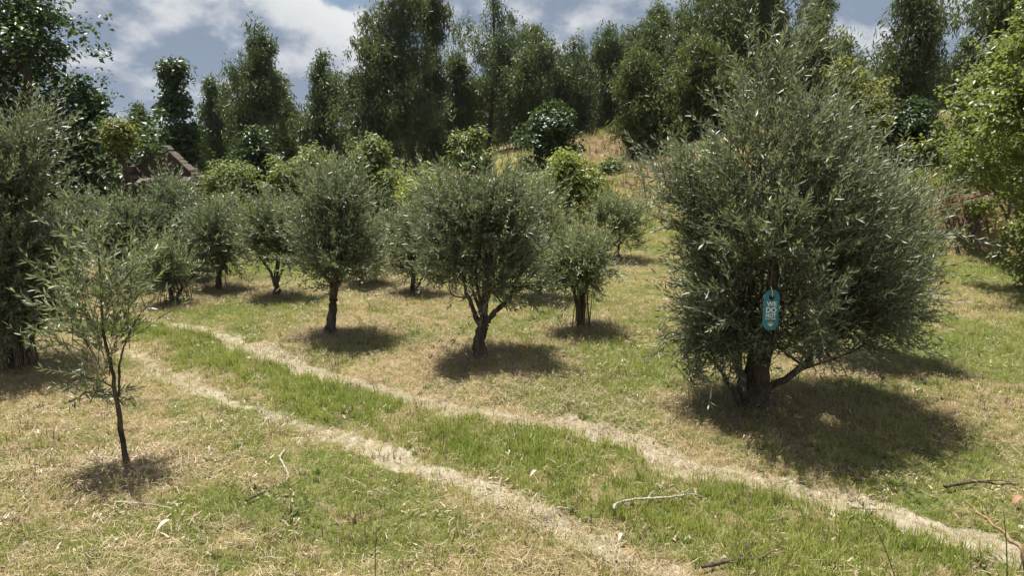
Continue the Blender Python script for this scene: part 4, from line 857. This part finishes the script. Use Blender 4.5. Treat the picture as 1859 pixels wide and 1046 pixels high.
scatter('undergrowth', 'rough grass and scrub at the foot of the wood', 'undergrowth', protos, place(x, y, m), rg.uniform(.4, 1.25, m.sum()), rg)

# withered dark weeds, clods and tiny broad-leaved plants that break up the mown ground
x, y = field_points(10000, 2.6, 17, 1.1); rut_, g_, s_ = fields(x, y); m = (rg.random(len(x)) < .75 * (1 - .6 * smooth(.3, .6, rut_))) & (nz2(x, y, 1.5, 4) + .7 * nz2(x, y, 5, 2) > .1)
M['withered'] = blade_mat('withered_weed', (.11, .07, .045), (.20, .135, .085), (.32, .25, .16), (.2, .13, .08), .15)
protos = [tuft('withered_tuft', 11, .075, 1.5, .007, 130 + k, 3, M['withered'], .05) for k in range(4)]
scatter('withered_weeds', 'small withered brown weeds scattered through the mown grass', 'weeds', protos, place(x, y, m), rg.uniform(.35, 1.2, m.sum()), rg)
x, y = field_points(4200, 2.6, 14, 1.1); rut_, g_, s_ = fields(x, y); m = (rg.random(len(x)) < .25 + .6 * g_) & (rut_ < .4) & (nz2(x, y, 1.1, 6) > .05)
M['herb'] = blade_mat('green_herb', (.085, .15, .035), (.14, .20, .05), (.20, .24, .08), (.22, .34, .06), .35)
protos = [tuft('herb_rosette', 9, .06, 1.5, .016, 150 + k, 3, M['herb'], .015) for k in range(4)]
scatter('green_herbs', 'little broad-leaved green herbs among the grass', 'weeds', protos, place(x, y, m), rg.uniform(.5, 1.25, m.sum()), rg)

x, y = field_points(2600, 2.6, 15, 1.1); rut_, g_, s_ = fields(x, y); m = (rg.random(len(x)) < .2 + .8 * g_) & (rut_ < .3) & (nz2(x, y, 2.2, 1) > .0)
protos = [tuft('tall_tuft', 13, .15, .75, .0050, 170 + k, 4, M['green_blade'] if k % 2 else M['lean_blade'], .03) for k in range(4)]
scatter('grass_tussocks', 'taller uncut tussocks standing out of the mown grass', 'grass', protos, place(x, y, m), rg.uniform(.5, 1.15, m.sum()), rg)
tr = np.array(TRUNKS); k = rg.integers(0, len(tr), 7000); a = rg.uniform(0, 6.283, 7000); rr = np.abs(rg.normal(size=7000)) * tr[k, 2] * 1.1 + .06
x, y = tr[k, 0] + np.cos(a) * rr, tr[k, 1] + np.sin(a) * rr; x2, y2 = field_points(5000, 2.6, 15, 1.1); x, y = np.r_[x, x2], np.r_[y, y2]; m = y > 2.4
M['litter'] = blade_mat('leaf_litter', (.15, .10, .06), (.30, .22, .13), (.42, .36, .26), (.3, .2, .1), .1)
protos = [tuft('litter_flakes', 7, .05, 1, .012, 190 + k, 2, M['litter'], .09, lie=.95) for k in range(3)] + [tuft('twig_bits', 3, .16, 1, .0045, 195 + k, 4, M['litter'], .08, lie=.97) for k in range(2)]
scatter('leaf_litter', 'dead leaves and twig bits, thickest under the olives', 'litter', protos, place(x, y, m, -.012), rg.uniform(.5, 1.15, m.sum()), rg)

# ------------------------------------------------------------------ the air: thin even haze over the whole valley
bm = bmesh.new(); bmesh.ops.create_cube(bm, size=1)
for v in bm.verts: v.co = Vector((v.co.x * 3000, v.co.y * 2600 + 800, v.co.z * 56 + 17))
me = bpy.data.meshes.new('haze'); bm.to_mesh(me); bm.free()
hz_m, n, out = pmat('haze_air'); pv = n.new('ShaderNodeVolumePrincipled'); pv.inputs['Color'].default_value = (.80, .88, 1, 1); pv.inputs['Density'].default_value = .00012; pv.inputs['Anisotropy'].default_value = .2
n.l.new(pv.outputs[0], out.inputs['Volume']); me.materials.append(hz_m); tag(link('haze', me), 'thin bluish haze in the air of the valley', 'haze', kind='stuff')
